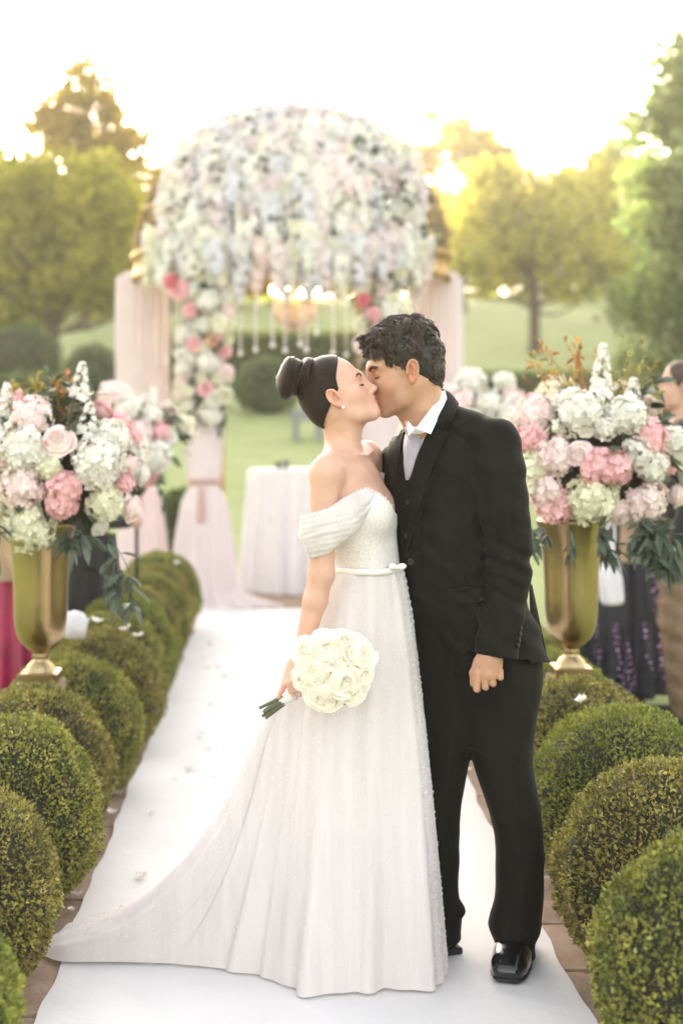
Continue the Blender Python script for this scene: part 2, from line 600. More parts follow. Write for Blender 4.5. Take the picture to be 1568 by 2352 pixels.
# flags under the runner and the gazebo floor
y = 2.3
while y < 11.2:
    flag(RL + 0.106, RR - 0.106, y, y + 0.594); y += 0.6
gy = 11.21
for r_ in range(6):
    x = -1.75
    L = 0.52
    while x < 1.9:
        wd = rnd.uniform(0.45, 0.7)
        flag(x, min(x + wd, 1.95) - 0.006, gy, gy + L - 0.006, 0.034); x += wd
    gy += L

# aisle runner with slightly wandering edges
n = 150
yy = np.linspace(2.2, 11.33, n)
def wob(y, s): return 0.006 * np.sin(y * 5.1 + s) + 0.004 * np.sin(y * 11.3 + 2 * s) + 0.003 * np.sin(y * 23 + s * 3)
u = np.linspace(0, 1, 26)
Xl, Xr = RL + wob(yy, 0.3), RR + wob(yy, 2.2)
X = Xl[:, None] * (1 - u) + Xr[:, None] * u
Z = -0.002 + 0.0012 * np.sin(X * 9 + yy[:, None] * 2.3) + 0.0009 * np.sin(yy[:, None] * 7.1 - X * 4) + 0.004 * np.exp(-((u - 0) / 0.02) ** 2) * np.sin(yy[:, None] * 6.3)
P = np.stack([X, np.broadcast_to(yy[:, None], X.shape), Z], -1)
m = MB().grid(P.transpose(1, 0, 2))
run = link('aisle_runner', m.mesh('runner'), M_RUNNER)
tag(run, 'long white cloth runner laid down the aisle to the gazebo', 'aisle runner')

# white gravel between flags and hedge
rng = np.random.default_rng(2)
npb = 2600
px_ = np.concatenate([rng.uniform(0.925, 1.02, npb // 2), rng.uniform(-0.80, -0.745, npb // 2)])
py_ = rng.uniform(2.6, 11, npb)
V, Fc = beads(np.column_stack([px_, py_, rng.uniform(-0.034, -0.02, npb)]), rng.uniform(0.006, 0.013, npb))
V = V + rng.normal(0, 0.0015, V.shape)
tag(link('gravel', np_mesh('gravel', V, Fc, smooth=False), M_PEBBLE), 'white gravel strip between the flags and the hedges', 'gravel', kind='stuff')

# loose petals
def petal_mesh(seed):
    r = random.Random(seed)
    g = np.zeros((5, 5, 3))
    for i in range(5):
        for j in range(5):
            a, b = i / 4 * 2 - 1, j / 4
            w = 0.014 * math.sin(math.pi * (0.12 + 0.83 * b)) ** 0.7
            g[i, j] = (a * w, b * 0.034 - 0.017, 0.006 * a * a + 0.007 * (b - .5) ** 2 * 4 + r.uniform(-.0015, .0015))
    return MB().grid(g).mesh('petal')
PET = [petal_mesh(i) for i in range(4)]
def petal(x, y, z, label, group, s=1.0):
    o = link('petal', PET[rnd.randrange(4)], M_PETAL)
    o.location = (x, y, z); o.rotation_euler = (rnd.uniform(-.25, .25), rnd.uniform(-.25, .25), rnd.uniform(0, 6.28)); o.scale = (s, s, s)
    return tag(o, label, 'petal', group)
for i in range(46):
    y = 4.3 + 6.5 * rnd.random() ** 1.2
    petal(RL - 0.075 + rnd.uniform(-.05, .055), y, 0.004, 'white petal fallen on the stone edging left of the runner', 'petals on the left stone edging', rnd.uniform(.9, 1.4))
for i in range(34):
    y = rnd.uniform(4.2, 9.5)
    petal(rnd.uniform(-0.5, -0.02), y, 0.006, 'white petal lying on the white runner behind the train', 'petals on the runner', rnd.uniform(.9, 1.3))
for i in range(8):
    petal(rnd.uniform(0.80, 0.9), rnd.uniform(4.0, 7), 0.004, 'white petal fallen on the stone edging right of the runner', 'petals on the right stone edging', 1.0)

# ---------------------------------------------------------------- leaves
def leaf_cards(P, N, size, rng, lift=0.6, aspect=0.55, up=None, fold=0.18):
    """n small leaf faces: base at P, pointing roughly along N mixed with random directions"""
    n = len(P)
    size = np.broadcast_to(size, (n,))[:, None]
    d = N * lift + rng.normal(0, 1, (n, 3)) * (1 - lift * 0.6)
    if up is not None: d = d + np.array(up)
    d /= np.linalg.norm(d, axis=1, keepdims=True)
    w = np.cross(d, rng.normal(0, 1, (n, 3))); w /= np.linalg.norm(w, axis=1, keepdims=True) + 1e-9
    nn = np.cross(d, w)
    a = P; c = P + d * size
    b = P + d * size * 0.45 + w * size * aspect * 0.5 + nn * size * fold
    e = P + d * size * 0.45 - w * size * aspect * 0.5 + nn * size * fold
    V = np.stack([a, b, c, e], 1).reshape(-1, 3)
    return V, np.arange(4 * n).reshape(n, 4)
def sphere_pts(n, rng):
    v = rng.normal(0, 1, (n, 3)); return v / np.linalg.norm(v, axis=1, keepdims=True)

M_BOX = [mat('boxwood_leaf_green', (0.105, 0.125, 0.020), rough=0.40, scale=11, col2=(0.37, 0.345, 0.066), island=0.6, transl=0.2, detail=5),
         mat('boxwood_leaf_olive', (0.125, 0.118, 0.026), rough=0.40, scale=10, col2=(0.39, 0.325, 0.075), island=0.6, transl=0.2, detail=5),
         mat('boxwood_leaf_bright', (0.12, 0.155, 0.024), rough=0.40, scale=10, col2=(0.37, 0.38, 0.07), island=0.45, transl=0.3, detail=5)]
M_BCORE = mat('boxwood_dark_core', (0.022, 0.023, 0.010), rough=0.9, var=0.3, scale=30)  # solid inner body, dark for contrast: shade between leaves put into its colour
M_TWIG = mat('dry_twig', (0.36, 0.245, 0.12), rough=0.8, island=0.4)
M_TIP = mat('boxwood_lit_new_growth', (0.30, 0.34, 0.075), rough=0.45, island=0.4, transl=0.35)  # new shoots; leaf highlights are also put into this bright colour
def ball_meshes(seed, nl):
    rng = np.random.default_rng(seed)
    d = sphere_pts(nl, rng)
    d = d[d[:, 2] > -0.92]
    k = rng.normal(0, 1, (14, 3)); ph = rng.uniform(0, 6, 14)
    def rad(d):
        r = 0.285 * np.ones(len(d))
        for i in range(14):
            r += 0.0022 * np.sin(d @ k[i] * 4.5 + ph[i])
        for i in range(6):
            r += 0.0022 * np.sin(d @ k[i] * 16 + ph[i])
        return r
    r = rad(d) - rng.exponential(0.013, len(d)) + 0.004
    P = d * r[:, None] * np.array([1, 1, 1.02])
    lf = leaf_cards(P, d, rng.uniform(0.009, 0.0165, len(d)), rng, lift=0.62, aspect=0.62, up=(0, 0, 0.15))
    cd = sphere_pts(900, rng)
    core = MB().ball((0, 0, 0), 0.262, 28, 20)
    dt = sphere_pts(620, rng); Pt = dt * (rad(dt) - 0.02)[:, None]
    tw = MB()
    for p, dd in zip(Pt, dt):
        e = dd + rng.normal(0, 0.5, 3) + np.array([0, 0, 0.35]); e /= np.linalg.norm(e)
        tw.tube([p, p + e * rng.uniform(0.012, 0.034)], [0.0011, 0.0005], 3, cap=False)
    dn = sphere_pts(2600, rng)
    kk = rng.normal(0, 1, (5, 3))
    msk = sum(np.sin(dn @ q * 5 + i) for i, q in enumerate(kk)) > 0.4
    dn = dn[msk & (dn[:, 2] > -0.3)]
    tp = leaf_cards(dn * (rad(dn) + 0.001)[:, None], dn, rng.uniform(0.010, 0.018, len(dn)), rng, lift=0.8, aspect=0.5, up=(0, 0, 0.5))
    return np_mesh('box_foliage', *lf, smooth=False), core.mesh('box_core'), tw.mesh('box_twigs'), np_mesh('box_tips', *tp, smooth=False)
BALLS = [ball_meshes(100 + i, 20000) for i in range(3)]
ORD = ['nearest', 'second', 'third', 'fourth', 'fifth', 'sixth', 'seventh', 'eighth', 'ninth', 'tenth', 'eleventh', 'twelfth', 'thirteenth', 'fourteenth']
def boxwood(X, Y, r, squash, v, label, group):
    t = empty('boxwood_ball', (X, Y, r * squash * 0.97 - 0.036), rnd.uniform(0, 6.28), label, 'boxwood', group)
    s = r / 0.285
    t.scale = (s, s, s * squash)
    fm, cm, tm, nm = BALLS[v]
    key = v
    for nme, me, mt in (('foliage', fm, M_BOX[v]), ('dark_core', cm, M_BCORE), ('twigs', tm, M_TWIG), ('lit_new_growth', nm, M_TIP)):
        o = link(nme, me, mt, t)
        if nme != 'dark_core': o['kind'] = 'stuff'
    return t
LEFT = [(x - 0.015, y, r) for x, y, r in [(-0.845, 3.02, .300), (-0.872, 3.80, .292), (-0.850, 4.50, .300), (-0.875, 5.12, .290), (-0.838, 5.80, .288), (-0.815, 6.52, .290), (-0.84, 7.10, .285), (-0.83, 7.70, .288),
        (-0.85, 8.30, .285), (-0.83, 8.90, .288), (-0.85, 9.50, .285), (-0.84, 10.15, .29)]]
RIGHT = [(1.02, 3.22, .305), (1.07, 3.93, .300), (1.105, 4.62, .300), (1.08, 5.22, .298), (1.10, 5.85, .29), (1.09, 6.5, .288), (1.10, 7.1, .286), (1.09, 7.7, .288), (1.1, 8.3, .286), (1.09, 8.9, .286), (1.1, 9.5, .286), (1.09, 10.15, .286)]
for i, (x, y, r) in enumerate(LEFT):
    boxwood(x, y, r, 1.03, (2, 1, 0, 1, 0, 1, 0, 2, 1, 0, 1, 2)[i], f'round clipped boxwood left of the runner, {ORD[i]} from the camera in its row', 'boxwood balls left of the runner')
for i, (x, y, r) in enumerate(RIGHT):
    boxwood(x, y, r, 1.03, (0, 1, 2, 1, 2, 0, 1, 0, 2, 1, 0, 1)[i], f'round clipped boxwood right of the runner, {ORD[i]} from the camera in its row', 'boxwood balls right of the runner')

# petals and the paper cone on the hedges
def hedge_petal(px, py, Y, label):
    p = W(px, py, Y); petal(p.x, p.y, p.z, label, None, 1.6)
hedge_petal(222, 1428, 6.45, 'white petal on the left hedge nearest the white napkin')
hedge_petal(289, 1446, 6.42, 'white petal on top of the sixth left boxwood ball, left one of the pair')
hedge_petal(317, 1462, 6.40, 'white petal on the sixth left boxwood ball, right one of the pair')
hedge_petal(405, 1295, 9.9, 'white petal on the far end of the left hedge')
hedge_petal(396, 1312, 9.6, 'white petal on the left hedge just below the farthest petal')
hedge_petal(1333, 1612, 4.93, 'pale feather-like petal on the fourth right boxwood ball')

# ---------------------------------------------------------------- trees and shrubs of the park
M_BARK = mat('tree_bark', (0.085, 0.060, 0.040), rough=0.9, var=0.35, scale=14, bump=0.8, bscale=30, stretch=(3, 3, 0.5))
def leafmat(name, c1, c2, tr=0.45):
    return mat(name, c1, rough=0.55, scale=0.8, col2=c2, island=0.45, transl=tr, detail=3)
M_TL = {'olive': leafmat('olive_tree_leaf', (0.26, 0.265, 0.026), (0.45, 0.41, 0.054), 0.64),
        'gold': leafmat('sun_gilded_leaf', (0.30, 0.235, 0.022), (0.52, 0.40, 0.05), 0.75),  # gold and olive have the golden backlight put into the leaf colour
        'green': leafmat('green_tree_leaf', (0.15, 0.20, 0.024), (0.28, 0.30, 0.045), 0.62),
        'deep': leafmat('deep_green_leaf', (0.10, 0.16, 0.042), (0.18, 0.24, 0.068), 0.52),
        'shrub': leafmat('shrub_leaf', (0.10, 0.145, 0.055), (0.19, 0.235, 0.09), 0.42)}
def tree(name, base, height, crown, matl, label, cat='tree', group=None, leaves=7000, lsize=0.28, seed=0, trunk_r=0.2, trunk_h=None, clumps=70, spread=0.5, gap=0.0):
    """crown: list of ellipsoids (dx,dy,z,rx,ry,rz) in metres above the base; leaves gather in clumps inside them"""
    rng = np.random.default_rng(seed)
    b = Vector(base)
    t = empty(name, b, 0, label, cat, group)
    th = trunk_h or height * 0.3
    m = MB()
    lean = rng.normal(0, 0.03, 2)
    tp = [np.array([lean[0] * z, lean[1] * z, z]) for z in np.linspace(-0.3, height * 0.8, 9)]
    m.tube(tp, np.interp(np.linspace(0, 1, 9), [0, 0.1, 0.4, 1], [trunk_r * 1.5, trunk_r, trunk_r * 0.75, trunk_r * 0.15]), 9)
    cen, wts = [], []
    for e in crown: wts.append(e[3] * e[4] * e[5])
    wts = np.array(wts) ** 0.65; wts = wts / wts.sum()
    C = []
    for k in rng.choice(len(crown), clumps, p=wts):
        e = crown[k]
        d = sphere_pts(1, rng)[0] * (0.35 + 0.65 * rng.random() ** 0.5)
        C.append([e[0] + d[0] * e[3], e[1] + d[1] * e[4], e[2] + d[2] * e[5], min(e[3], e[5])])
    C = np.array(C)
    for c in C[::3]:
        z0 = np.clip(c[2] * 0.55, th * 0.85, height * 0.75)
        a = np.array([lean[0] * z0, lean[1] * z0, z0])
        mid = (a + c[:3]) / 2 + rng.normal(0, 0.1, 3) + np.array([0, 0, -0.1])
        m.tube(spline([a, mid, c[:3]], 6), np.linspace(trunk_r * 0.34, trunk_r * 0.05, 6), 5, cap=False)
    o = link('trunk', m.mesh('trunk'), M_BARK, t)
    k = rng.integers(0, len(C), leaves)
    sc = C[k, 3] * spread
    d = sphere_pts(leaves, rng) * (rng.random(leaves) ** 0.45)[:, None]
    P = C[k, :3] + d * sc[:, None] * np.array([1, 1, 0.75])
    V, Fc = leaf_cards(P, sphere_pts(leaves, rng), rng.uniform(0.6, 1.2, leaves) * lsize, rng, lift=0.5, aspect=0.7, up=(0, 0, -0.2))
    tag(link('crown', np_mesh('crown', V, Fc, smooth=False), matl, t), kind='stuff')
    return t
def at_ground(px, Y):
    X = (px - VX) / F * Y
    return Vector((X, Y, float(terrain_z(np.array(X), np.array(Y)))))
# left: leafy tree with a forked base, a cypress-like crown gilded by low sun behind it
b = at_ground(118, 36)
tree('tree', b, 6.6, [(0.1, 0, 3.4, 2.6, 2.2, 1.9), (-0.6, 0, 4.3, 1.7, 1.6, 1.5), (1.2, 0, 4.0, 1.6, 1.5, 1.7), (0.3, 0, 2.2, 2.3, 1.8, 0.9)], M_TL['olive'],
     'broad olive-green tree with forked trunk left of the gazebo', group='trees around the lawn', seed=1, trunk_r=0.20, trunk_h=1.0, clumps=90, leaves=6500, lsize=0.24)
b = at_ground(190, 52)
tree('tree', b, 12, [(0, 0, 5.0, 2.6, 2.4, 3.2), (-0.1, 0, 7.6, 1.9, 1.8, 2.0), (0.35, 0, 9.0, 1.1, 1.0, 1.7), (1.9, 0, 5.6, 1.4, 1.2, 1.8)], M_TL['gold'],
     'tall sunlit golden tree with pointed top at upper left', group='trees around the lawn', seed=2, trunk_r=0.24, clumps=120, leaves=9500, lsize=0.29, spread=0.55)
b = at_ground(-60, 40)
tree('tree', b, 8, [(0, 0, 4.0, 2.2, 2, 2.6), (1.0, 0, 2.4, 1.6, 1.4, 1.6)], M_TL['green'], 'green tree cut by the left edge of the picture', group='trees around the lawn', seed=3, clumps=70, leaves=7000)
b = at_ground(390, 62)
tree('tree', b, 8, [(0, 0, 4.6, 2.6, 2, 2.4), (-1.6, 0, 3.4, 2.0, 2, 2.2)], M_TL['gold'], 'low sunlit golden tree just left of the dome behind the gazebo', group='trees around the lawn', seed=4, clumps=60, leaves=5000, lsize=0.32, spread=0.4)
# right: shade tree with dark trunk on the lawn, taller trees at the edge
b = at_ground(1228, 40)
tree('tree', b, 7, [(0.1, 0, 3.6, 2.8, 2.2, 1.7), (-1.0, 0, 4.4, 1.4, 1.4, 1.4), (1.3, 0, 4.5, 1.6, 1.5, 1.6), (0.3, 0, 2.4, 2.8, 2.0, 0.8)], M_TL['olive'],
     'spreading tree with dark trunk on the lawn right of the gazebo', group='trees around the lawn', seed=5, trunk_r=0.17, trunk_h=1.4, clumps=90, leaves=6000, lsize=0.24, spread=0.45)
b = at_ground(1060, 58)
tree('tree', b, 10, [(0, 0, 5.2, 2.2, 2, 2.8), (-0.6, 0, 7.0, 1.6, 1.4, 1.8), (1.4, 0, 6.2, 1.2, 1.2, 1.6)], M_TL['gold'],
     'airy yellow-green tree with sky gaps right beside the dome', group='trees around the lawn', seed=6, trunk_r=0.2, clumps=60, leaves=5200, lsize=0.34, spread=0.36)
b = at_ground(1410, 52)
tree('tree', b, 8, [(0, 0, 3.8, 2.0, 2, 2.8), (0.2, 0, 6.0, 0.9, .9, 1.4)], M_TL['green'], 'narrow green tree between the shade tree and the tall right tree', group='trees around the lawn', seed=7, clumps=60, leaves=6000)
b = at_ground(1600, 24)
tree('tree', b, 8.5, [(0, 0, 2.6, 1.25, 1.3, 2.4), (0.0, 0, 4.6, 1.10, 1.1, 2.0), (0.05, 0, 6.2, 0.95, .9, 1.7)], M_TL['deep'], 'tall dense evergreen tree at the right edge of the picture',
     group='trees around the lawn', seed=8, trunk_r=0.16, trunk_h=0.6, clumps=150, leaves=15000, lsize=0.17, spread=0.5)
b = at_ground(700, 66)
tree('tree', b, 7, [(0, 0, 3.2, 3.4, 2, 2.2), (3.0, 0, 3.0, 2.6, 2, 2.0), (-3.2, 0, 3.0, 2.6, 2, 2.0)], M_TL['green'], 'green tree line glimpsed through the gazebo', group='trees around the lawn', seed=9, clumps=90, leaves=7000, lsize=0.34)
b = at_ground(1250, 84)
tree('tree', b, 11, [(0, 0, 4.0, 5.0, 3, 3.2), (-4.5, 0, 3.6, 4.0, 3, 3.0), (4.5, 0, 4.2, 4.0, 3, 3.4)], M_TL['green'], 'far belt of green trees behind the lawn on the right', group='trees around the lawn', seed=10, clumps=120, leaves=7500, lsize=0.5, spread=0.42)
b = at_ground(60, 84)
tree('tree', b, 10, [(0, 0, 4.0, 5.0, 3, 3.2), (4.5, 0, 3.6, 4.0, 3, 3.0), (-4.5, 0, 4.2, 4.0, 3, 3.4)], M_TL['olive'], 'far belt of olive trees behind the lawn on the left', group='trees around the lawn', seed=11, clumps=120, leaves=7500, lsize=0.5, spread=0.42)
# the far wood closing the view behind the lawn
rng = np.random.default_rng(90)
n = 15000
wx = rng.uniform(-60, 60, n); wy = rng.uniform(70, 78, n)
htop = 4.6 + 1.1 * np.sin(wx * 0.31) + 0.8 * np.sin(wx * 0.83 + 1) + 0.5 * np.sin(wx * 1.9 + 2)
wz = terrain_z(wx, wy) - 0.2 + htop * rng.random(n) ** 0.8
V, Fc = leaf_cards(np.column_stack([wx, wy, wz]), sphere_pts(n, rng), rng.uniform(.45, .9, n), rng, lift=.5, aspect=.75)
tag(link('far_wood', np_mesh('far_wood', V, Fc, smooth=False), M_TL['green']), 'far green wood closing the view behind the lawn', kind='stuff')
def shrub(px, Y, rx, rz, matl, label, seed, name='round_shrub', n=3600, ls=0.075):
    rng = np.random.default_rng(seed)
    b = at_ground(px, Y)
    t = empty(name, b, 0, label, 'shrub', 'clipped shrubs on the lawn')
    d = sphere_pts(n, rng); d = d[d[:, 2] > -0.7]
    P = d * np.array([rx, rx, rz]) * (1 + 0.05 * np.sin(d[:, :1] * 9 + d[:, 1:2] * 7)) * (1 - rng.exponential(0.04, (len(d), 1))) + [0, 0, rz * 0.85]
    V, Fc = leaf_cards(P, d, rng.uniform(.7, 1.2, len(d)) * ls, rng, lift=0.6)
    tag(link('foliage', np_mesh('shrub_foliage', V, Fc, smooth=False), matl, t), kind='stuff')
    link('dark_core', MB().ball((0, 0, rz * 0.85), (rx * .9, rx * .9, rz * .9), 18, 12).mesh('shrub_core'), M_BCORE, t)
shrub(612, 28, 0.62, 0.58, M_TL['shrub'], 'pale round shrub on the lawn seen through the gazebo', 31)
shrub(215, 30, 0.62, 0.66, M_TL['shrub'], 'pale round shrub on the lawn left of the gazebo', 32)
shrub(45, 34, 1.0, 0.75, M_TL['deep'], 'wide bluish shrub at the far left of the lawn', 33)
shrub(1130, 22, 0.45, 0.45, M_TL['olive'], 'small olive shrub behind the groom right of the gazebo', 34)
shrub(1400, 21, 0.75, 0.42, M_TL['shrub'], 'low grey-green shrub behind the right flowers', 35)
shrub(1560, 18, 0.8, 0.8, M_TL['deep'], 'dark shrub beneath the evergreen at the right edge', 36)
def hedge(x0, x1, Y, h, dep, matl, label, seed):
    rng = np.random.default_rng(seed)
    a, c = at_ground(x0, Y), at_ground(x1, Y)
    mid = (a + c) / 2; L = (c - a).length
    t = empty('hedge', mid, 0, label, 'hedge')
    n = int(900 * L)
    P = rng.uniform(-1, 1, (n, 3)); k = rng.integers(0, 3, n)
    s = np.sign(rng.random(n) - .5)
    P[k == 0, 2] = 1; P[k == 1, 1] = -1; P[k == 2, 1] = s[k == 2]
    Nn = np.zeros_like(P); Nn[k == 0, 2] = 1; Nn[k == 1, 1] = -1; Nn[k == 2, 1] = s[k == 2]
    P = P * np.array([L / 2, dep / 2, h / 2]) + [0, 0, h / 2] + rng.normal(0, 0.04, (n, 3))
    V, Fc = leaf_cards(P, Nn, rng.uniform(.06, .11, n), rng, lift=.6)
    tag(link('foliage', np_mesh('hedge_foliage', V, Fc, smooth=False), matl, t), kind='stuff')
    link('dark_core', MB().box((0, 0, h / 2), (L * .98, dep * .9, h * .94)).mesh('hedge_core', False), M_BCORE, t)
hedge(340, 1010, 33, 1.15, 0.8, M_TL['green'], 'clipped green hedge across the lawn behind the gazebo', 41)
hedge(1050, 1420, 30, 0.5, 0.7, M_TL['deep'], 'low dark hedge across the lawn right of the gazebo', 42)
hedge(-80, 120, 30, 0.55, 0.7, M_TL['deep'], 'low dark hedge across the lawn at the far left', 43)
# dark planting just behind the gazebo
shrub(420, 14.9, 0.30, 0.42, M_TL['deep'], 'dark little shrub at the foot of the gazebo, left side', 51, ls=0.05)
shrub(905, 14.9, 0.30, 0.42, M_TL['deep'], 'dark little shrub at the foot of the gazebo, right side', 52, ls=0.05)
# stone bench on the lawn
M_GREY = mat('grey_stone', (0.21, 0.22, 0.22), rough=0.85, var=0.15, bump=0.3)
b = at_ground(706, 24)
t = empty('stone_bench', b, 0.1, 'grey stone bench standing on the lawn behind the gazebo', 'bench')
link('seat', MB().box((0, 0, 0.36), (0.56, 0.34, 0.07)).mesh('bench_seat', False), M_GREY, t)
link('backrest', MB().box((0, 0.15, 0.42), (0.50, 0.06, 0.20)).mesh('bench_back', False), M_GREY, t)
for sx in (-0.2, 0.2):
    link('leg', MB().box((sx, 0, 0.13), (0.09, 0.28, 0.40)).mesh('bench_leg', False), M_GREY, t)
# ================================================================ flowers (meshes shared by alike blooms)
def fmat(name, c, tr=0.16, isl=0.10):
    return mat(name, c, rough=0.65, var=0.06, scale=18, island=isl, transl=tr, sheen=0.1)
FM = {'white': fmat('white_bloom', (0.81, 0.785, 0.71)), 'cream': fmat('cream_bloom', (0.80, 0.76, 0.60)), 'lime': fmat('lime_cream_bloom', (0.80, 0.79, 0.60)),
      'blush': fmat('blush_bloom', (0.87, 0.72, 0.69)), 'pink': fmat('pink_bloom', (0.87, 0.53, 0.54)), 'rose': fmat('deep_pink_bloom', (0.74, 0.24, 0.28)), 'lilac': fmat('pale_lilac_bloom', (0.72, 0.70, 0.73)), 'palepink': fmat('pale_pink_bloom', (0.78, 0.67, 0.66)),
      'blush_r': fmat('blush_rose_petal', (0.91, 0.77, 0.73), 0.1), 'pink_r': fmat('pink_rose_petal', (0.90, 0.60, 0.60), 0.1), 'peach': fmat('peach_bloom', (0.80, 0.52, 0.32)), 'ivory': fmat('ivory_rose', (0.90, 0.835, 0.71), 0.1, 0.05)}
M_LEAF = mat('arrangement_leaf', (0.034, 0.056, 0.030), rough=0.45, scale=6, col2=(0.085, 0.12, 0.058), island=0.4, transl=0.15)
M_EUC = mat('eucalyptus_leaf', (0.055, 0.080, 0.055), rough=0.5, scale=8, col2=(0.12, 0.155, 0.11), island=0.3, transl=0.2)
M_STEM = mat('green_stem', (0.07, 0.10, 0.03), rough=0.6, var=0.2)
M_ORANGE = mat('orange_sprig_leaf', (0.34, 0.12, 0.02), rough=0.6, scale=20, col2=(0.42, 0.22, 0.05), island=0.4, transl=0.3)
M_YELLOW = mat('yellow_sprig_leaf', (0.24, 0.21, 0.04), rough=0.6, scale=20, col2=(0.36, 0.31, 0.08), island=0.4, transl=0.3)

def floret(P, N, size, rng, petals=4):
    """open little flowers: petals as cupped quads round P facing N"""
    n = len(P); size = np.broadcast_to(size, (n,))
    a = np.cross(N, rng.normal(0, 1, (n, 3))); a /= np.linalg.norm(a, axis=1, keepdims=True); b = np.cross(N, a)
    V = np.zeros((n, petals, 4, 3))
    for k in range(petals):
        t = k * 2 * math.pi / petals
        d = a * math.cos(t) + b * math.sin(t); w = -a * math.sin(t) + b * math.cos(t)
        s = size[:, None]
        V[:, k, 0] = P
        V[:, k, 1] = P + d * s * 0.55 + w * s * 0.42 + N * s * 0.16
        V[:, k, 2] = P + d * s + N * s * (0.10 + 0.25 * rng.random((n, 1)))
        V[:, k, 3] = P + d * s * 0.55 - w * s * 0.42 + N * s * 0.16
    V = V.reshape(-1, 3)
    return V, np.arange(len(V)).reshape(-1, 4)
def join(*vf):
    Vs, Fs, o = [], [], 0
    for v, f in vf:
        Vs.append(v); Fs.append(np.asarray(f) + o); o += len(v)
    return np.vstack(Vs), Fs
def hydrangea_mesh(seed):
    rng = np.random.default_rng(seed)
    n = 120
    d = sphere_pts(n * 2, rng); d = d[d[:, 2] > -0.45][:n]
    lump = 1 + 0.09 * np.sin(d @ rng.normal(0, 3, 3)) + 0.06 * np.sin(d @ rng.normal(0, 5, 3))
    P = d * lump[:, None] * np.array([1, 1, 0.82]) * (0.84 + 0.14 * rng.random((len(d), 1)))
    N = d + rng.normal(0, 0.25, d.shape); N /= np.linalg.norm(N, axis=1, keepdims=True)
    core = MB().ball((0, 0, 0), (0.80, 0.80, 0.64), 12, 8).arrays()
    return np_mesh('hydrangea', *join(floret(P, N, rng.uniform(0.20, 0.30, len(P)), rng), (core[0], core[1][0])), smooth=False)
def rose_mesh(seed, open_=1.0, jit=1.0, rings=((0.16, 3, .62), (0.30, 4, .66), (0.46, 5, .66)), fill=0.82):
    return rose_make(seed, open_, jit, rings, fill)
def rose_make(seed, open_, jit, rings, fill):
    """layered petals round the +z axis, unit radius"""
    rng = np.random.default_rng(seed)
    m = MB()
    for li, (rad, n, h) in enumerate(rings):
        for k in range(n):
            t0 = k * 2 * math.pi / n + li * 0.9 + rng.uniform(-.15, .15) * jit
            wd = 2 * math.pi / n * 0.72
            g = np.zeros((7, 6, 3))
            rj, hj = rad * (1 + rng.uniform(-.08, .10) * jit), h * (1 + rng.uniform(-.10, .12) * jit)
            wv, wp = rng.uniform(2, 4.5), rng.uniform(0, 6)
            for i in range(7):
                u = i / 6 * 2 - 1
                for j in range(6):
                    v = j / 5
                    taper = 0.35 + 0.65 * math.sin(min(1, v * 1.25 + 0.08) * math.pi / 2)
                    top = 1 - 0.14 * u * u
                    zz = -0.35 + (hj + 0.35) * v * top
                    rr = rj * (0.25 + 0.75 * math.sin(v * math.pi / 2) ** 0.75) + rj * 0.16 * open_ * max(0, v - 0.7) / 0.3 * (1 if rad > .4 else 0.2)
                    zz -= 0.14 * open_ * rj * max(0, v - 0.75) / 0.25 * (1 if rad > .4 else 0)
                    rr += 0.035 * jit * math.sin(wv * u + wp) * v * v
                    zz += 0.04 * jit * math.sin(wv * 1.3 * u + wp * 2) * v * v
                    tt = t0 + u * wd * taper
                    g[i, j] = (rr * math.cos(tt), rr * math.sin(tt), zz)
            m.grid(g)
    m.ball((0, 0, -0.05), (fill, fill, 0.05 + rings[2][2] * 0.80), 16, 11)  # core added just under the petal tips to brighten the gaps
    return m.mesh('rose')
def spike_mesh(seed):
    """upright stock flower: florets up a stem, unit height"""
    rng = np.random.default_rng(seed)
    n = 70
    z = rng.random(n) ** 0.9
    a = rng.uniform(0, 6.28, n)
    r = 0.20 * (1 - z * 0.75) + 0.02
    P = np.column_stack([r * np.cos(a), r * np.sin(a), z]); N = np.column_stack([np.cos(a), np.sin(a), np.full(n, 0.5)]); N /= np.linalg.norm(N, axis=1, keepdims=True)
    return np_mesh('stock', *join(floret(P, N, 0.13 * (1.15 - z * 0.7), rng, 5)), smooth=False)
def raceme_mesh(seed):
    """hanging cluster, unit length downwards"""
    rng = np.random.default_rng(seed)
    n = 64
    z = rng.random(n) ** 0.8; a = rng.uniform(0, 6.28, n); r = 0.20 * (1 - z) ** 0.7 + 0.03
    P = np.column_stack([r * np.cos(a), r * np.sin(a), -z]); N = np.column_stack([np.cos(a), np.sin(a), np.full(n, -0.2)]); N /= np.linalg.norm(N, axis=1, keepdims=True)
    return np_mesh('raceme', *join(floret(P, N, 0.16 * (1.1 - z * 0.6), rng, 4)), smooth=False)
def leafy(P, D, size, rng, wid=0.42):
    """broad folded leaves: 8 faces each"""
    V, Fq = [], []
    prof = [(0.0, 0.02), (0.25, 0.8), (0.55, 1.0), (0.82, 0.6), (1.0, 0.03)]
    n = len(P); size = np.broadcast_to(size, (n,))
    for i in range(n):
        d = D[i] / np.linalg.norm(D[i]); w = np.cross(d, rng.normal(0, 1, 3) * 0.6 + np.array([0, 0, 1])); w /= np.linalg.norm(w) + 1e-9; nn = np.cross(w, d)
        base = len(V)
        for t, q in prof:
            c = P[i] + d * t * size[i] - np.array([0, 0, 1]) * size[i] * 0.25 * t * t
            h = w * q * size[i] * wid * 0.5
            V += [c - h + nn * q * size[i] * 0.05, c, c + h + nn * q * size[i] * 0.05]
        for k in range(len(prof) - 1):
            a = base + 3 * k
            Fq += [[a, a + 1, a + 4, a + 3], [a + 1, a + 2, a + 5, a + 4]]
    return np.array(V), np.array(Fq)
HYD = [hydrangea_mesh(i) for i in range(4)]
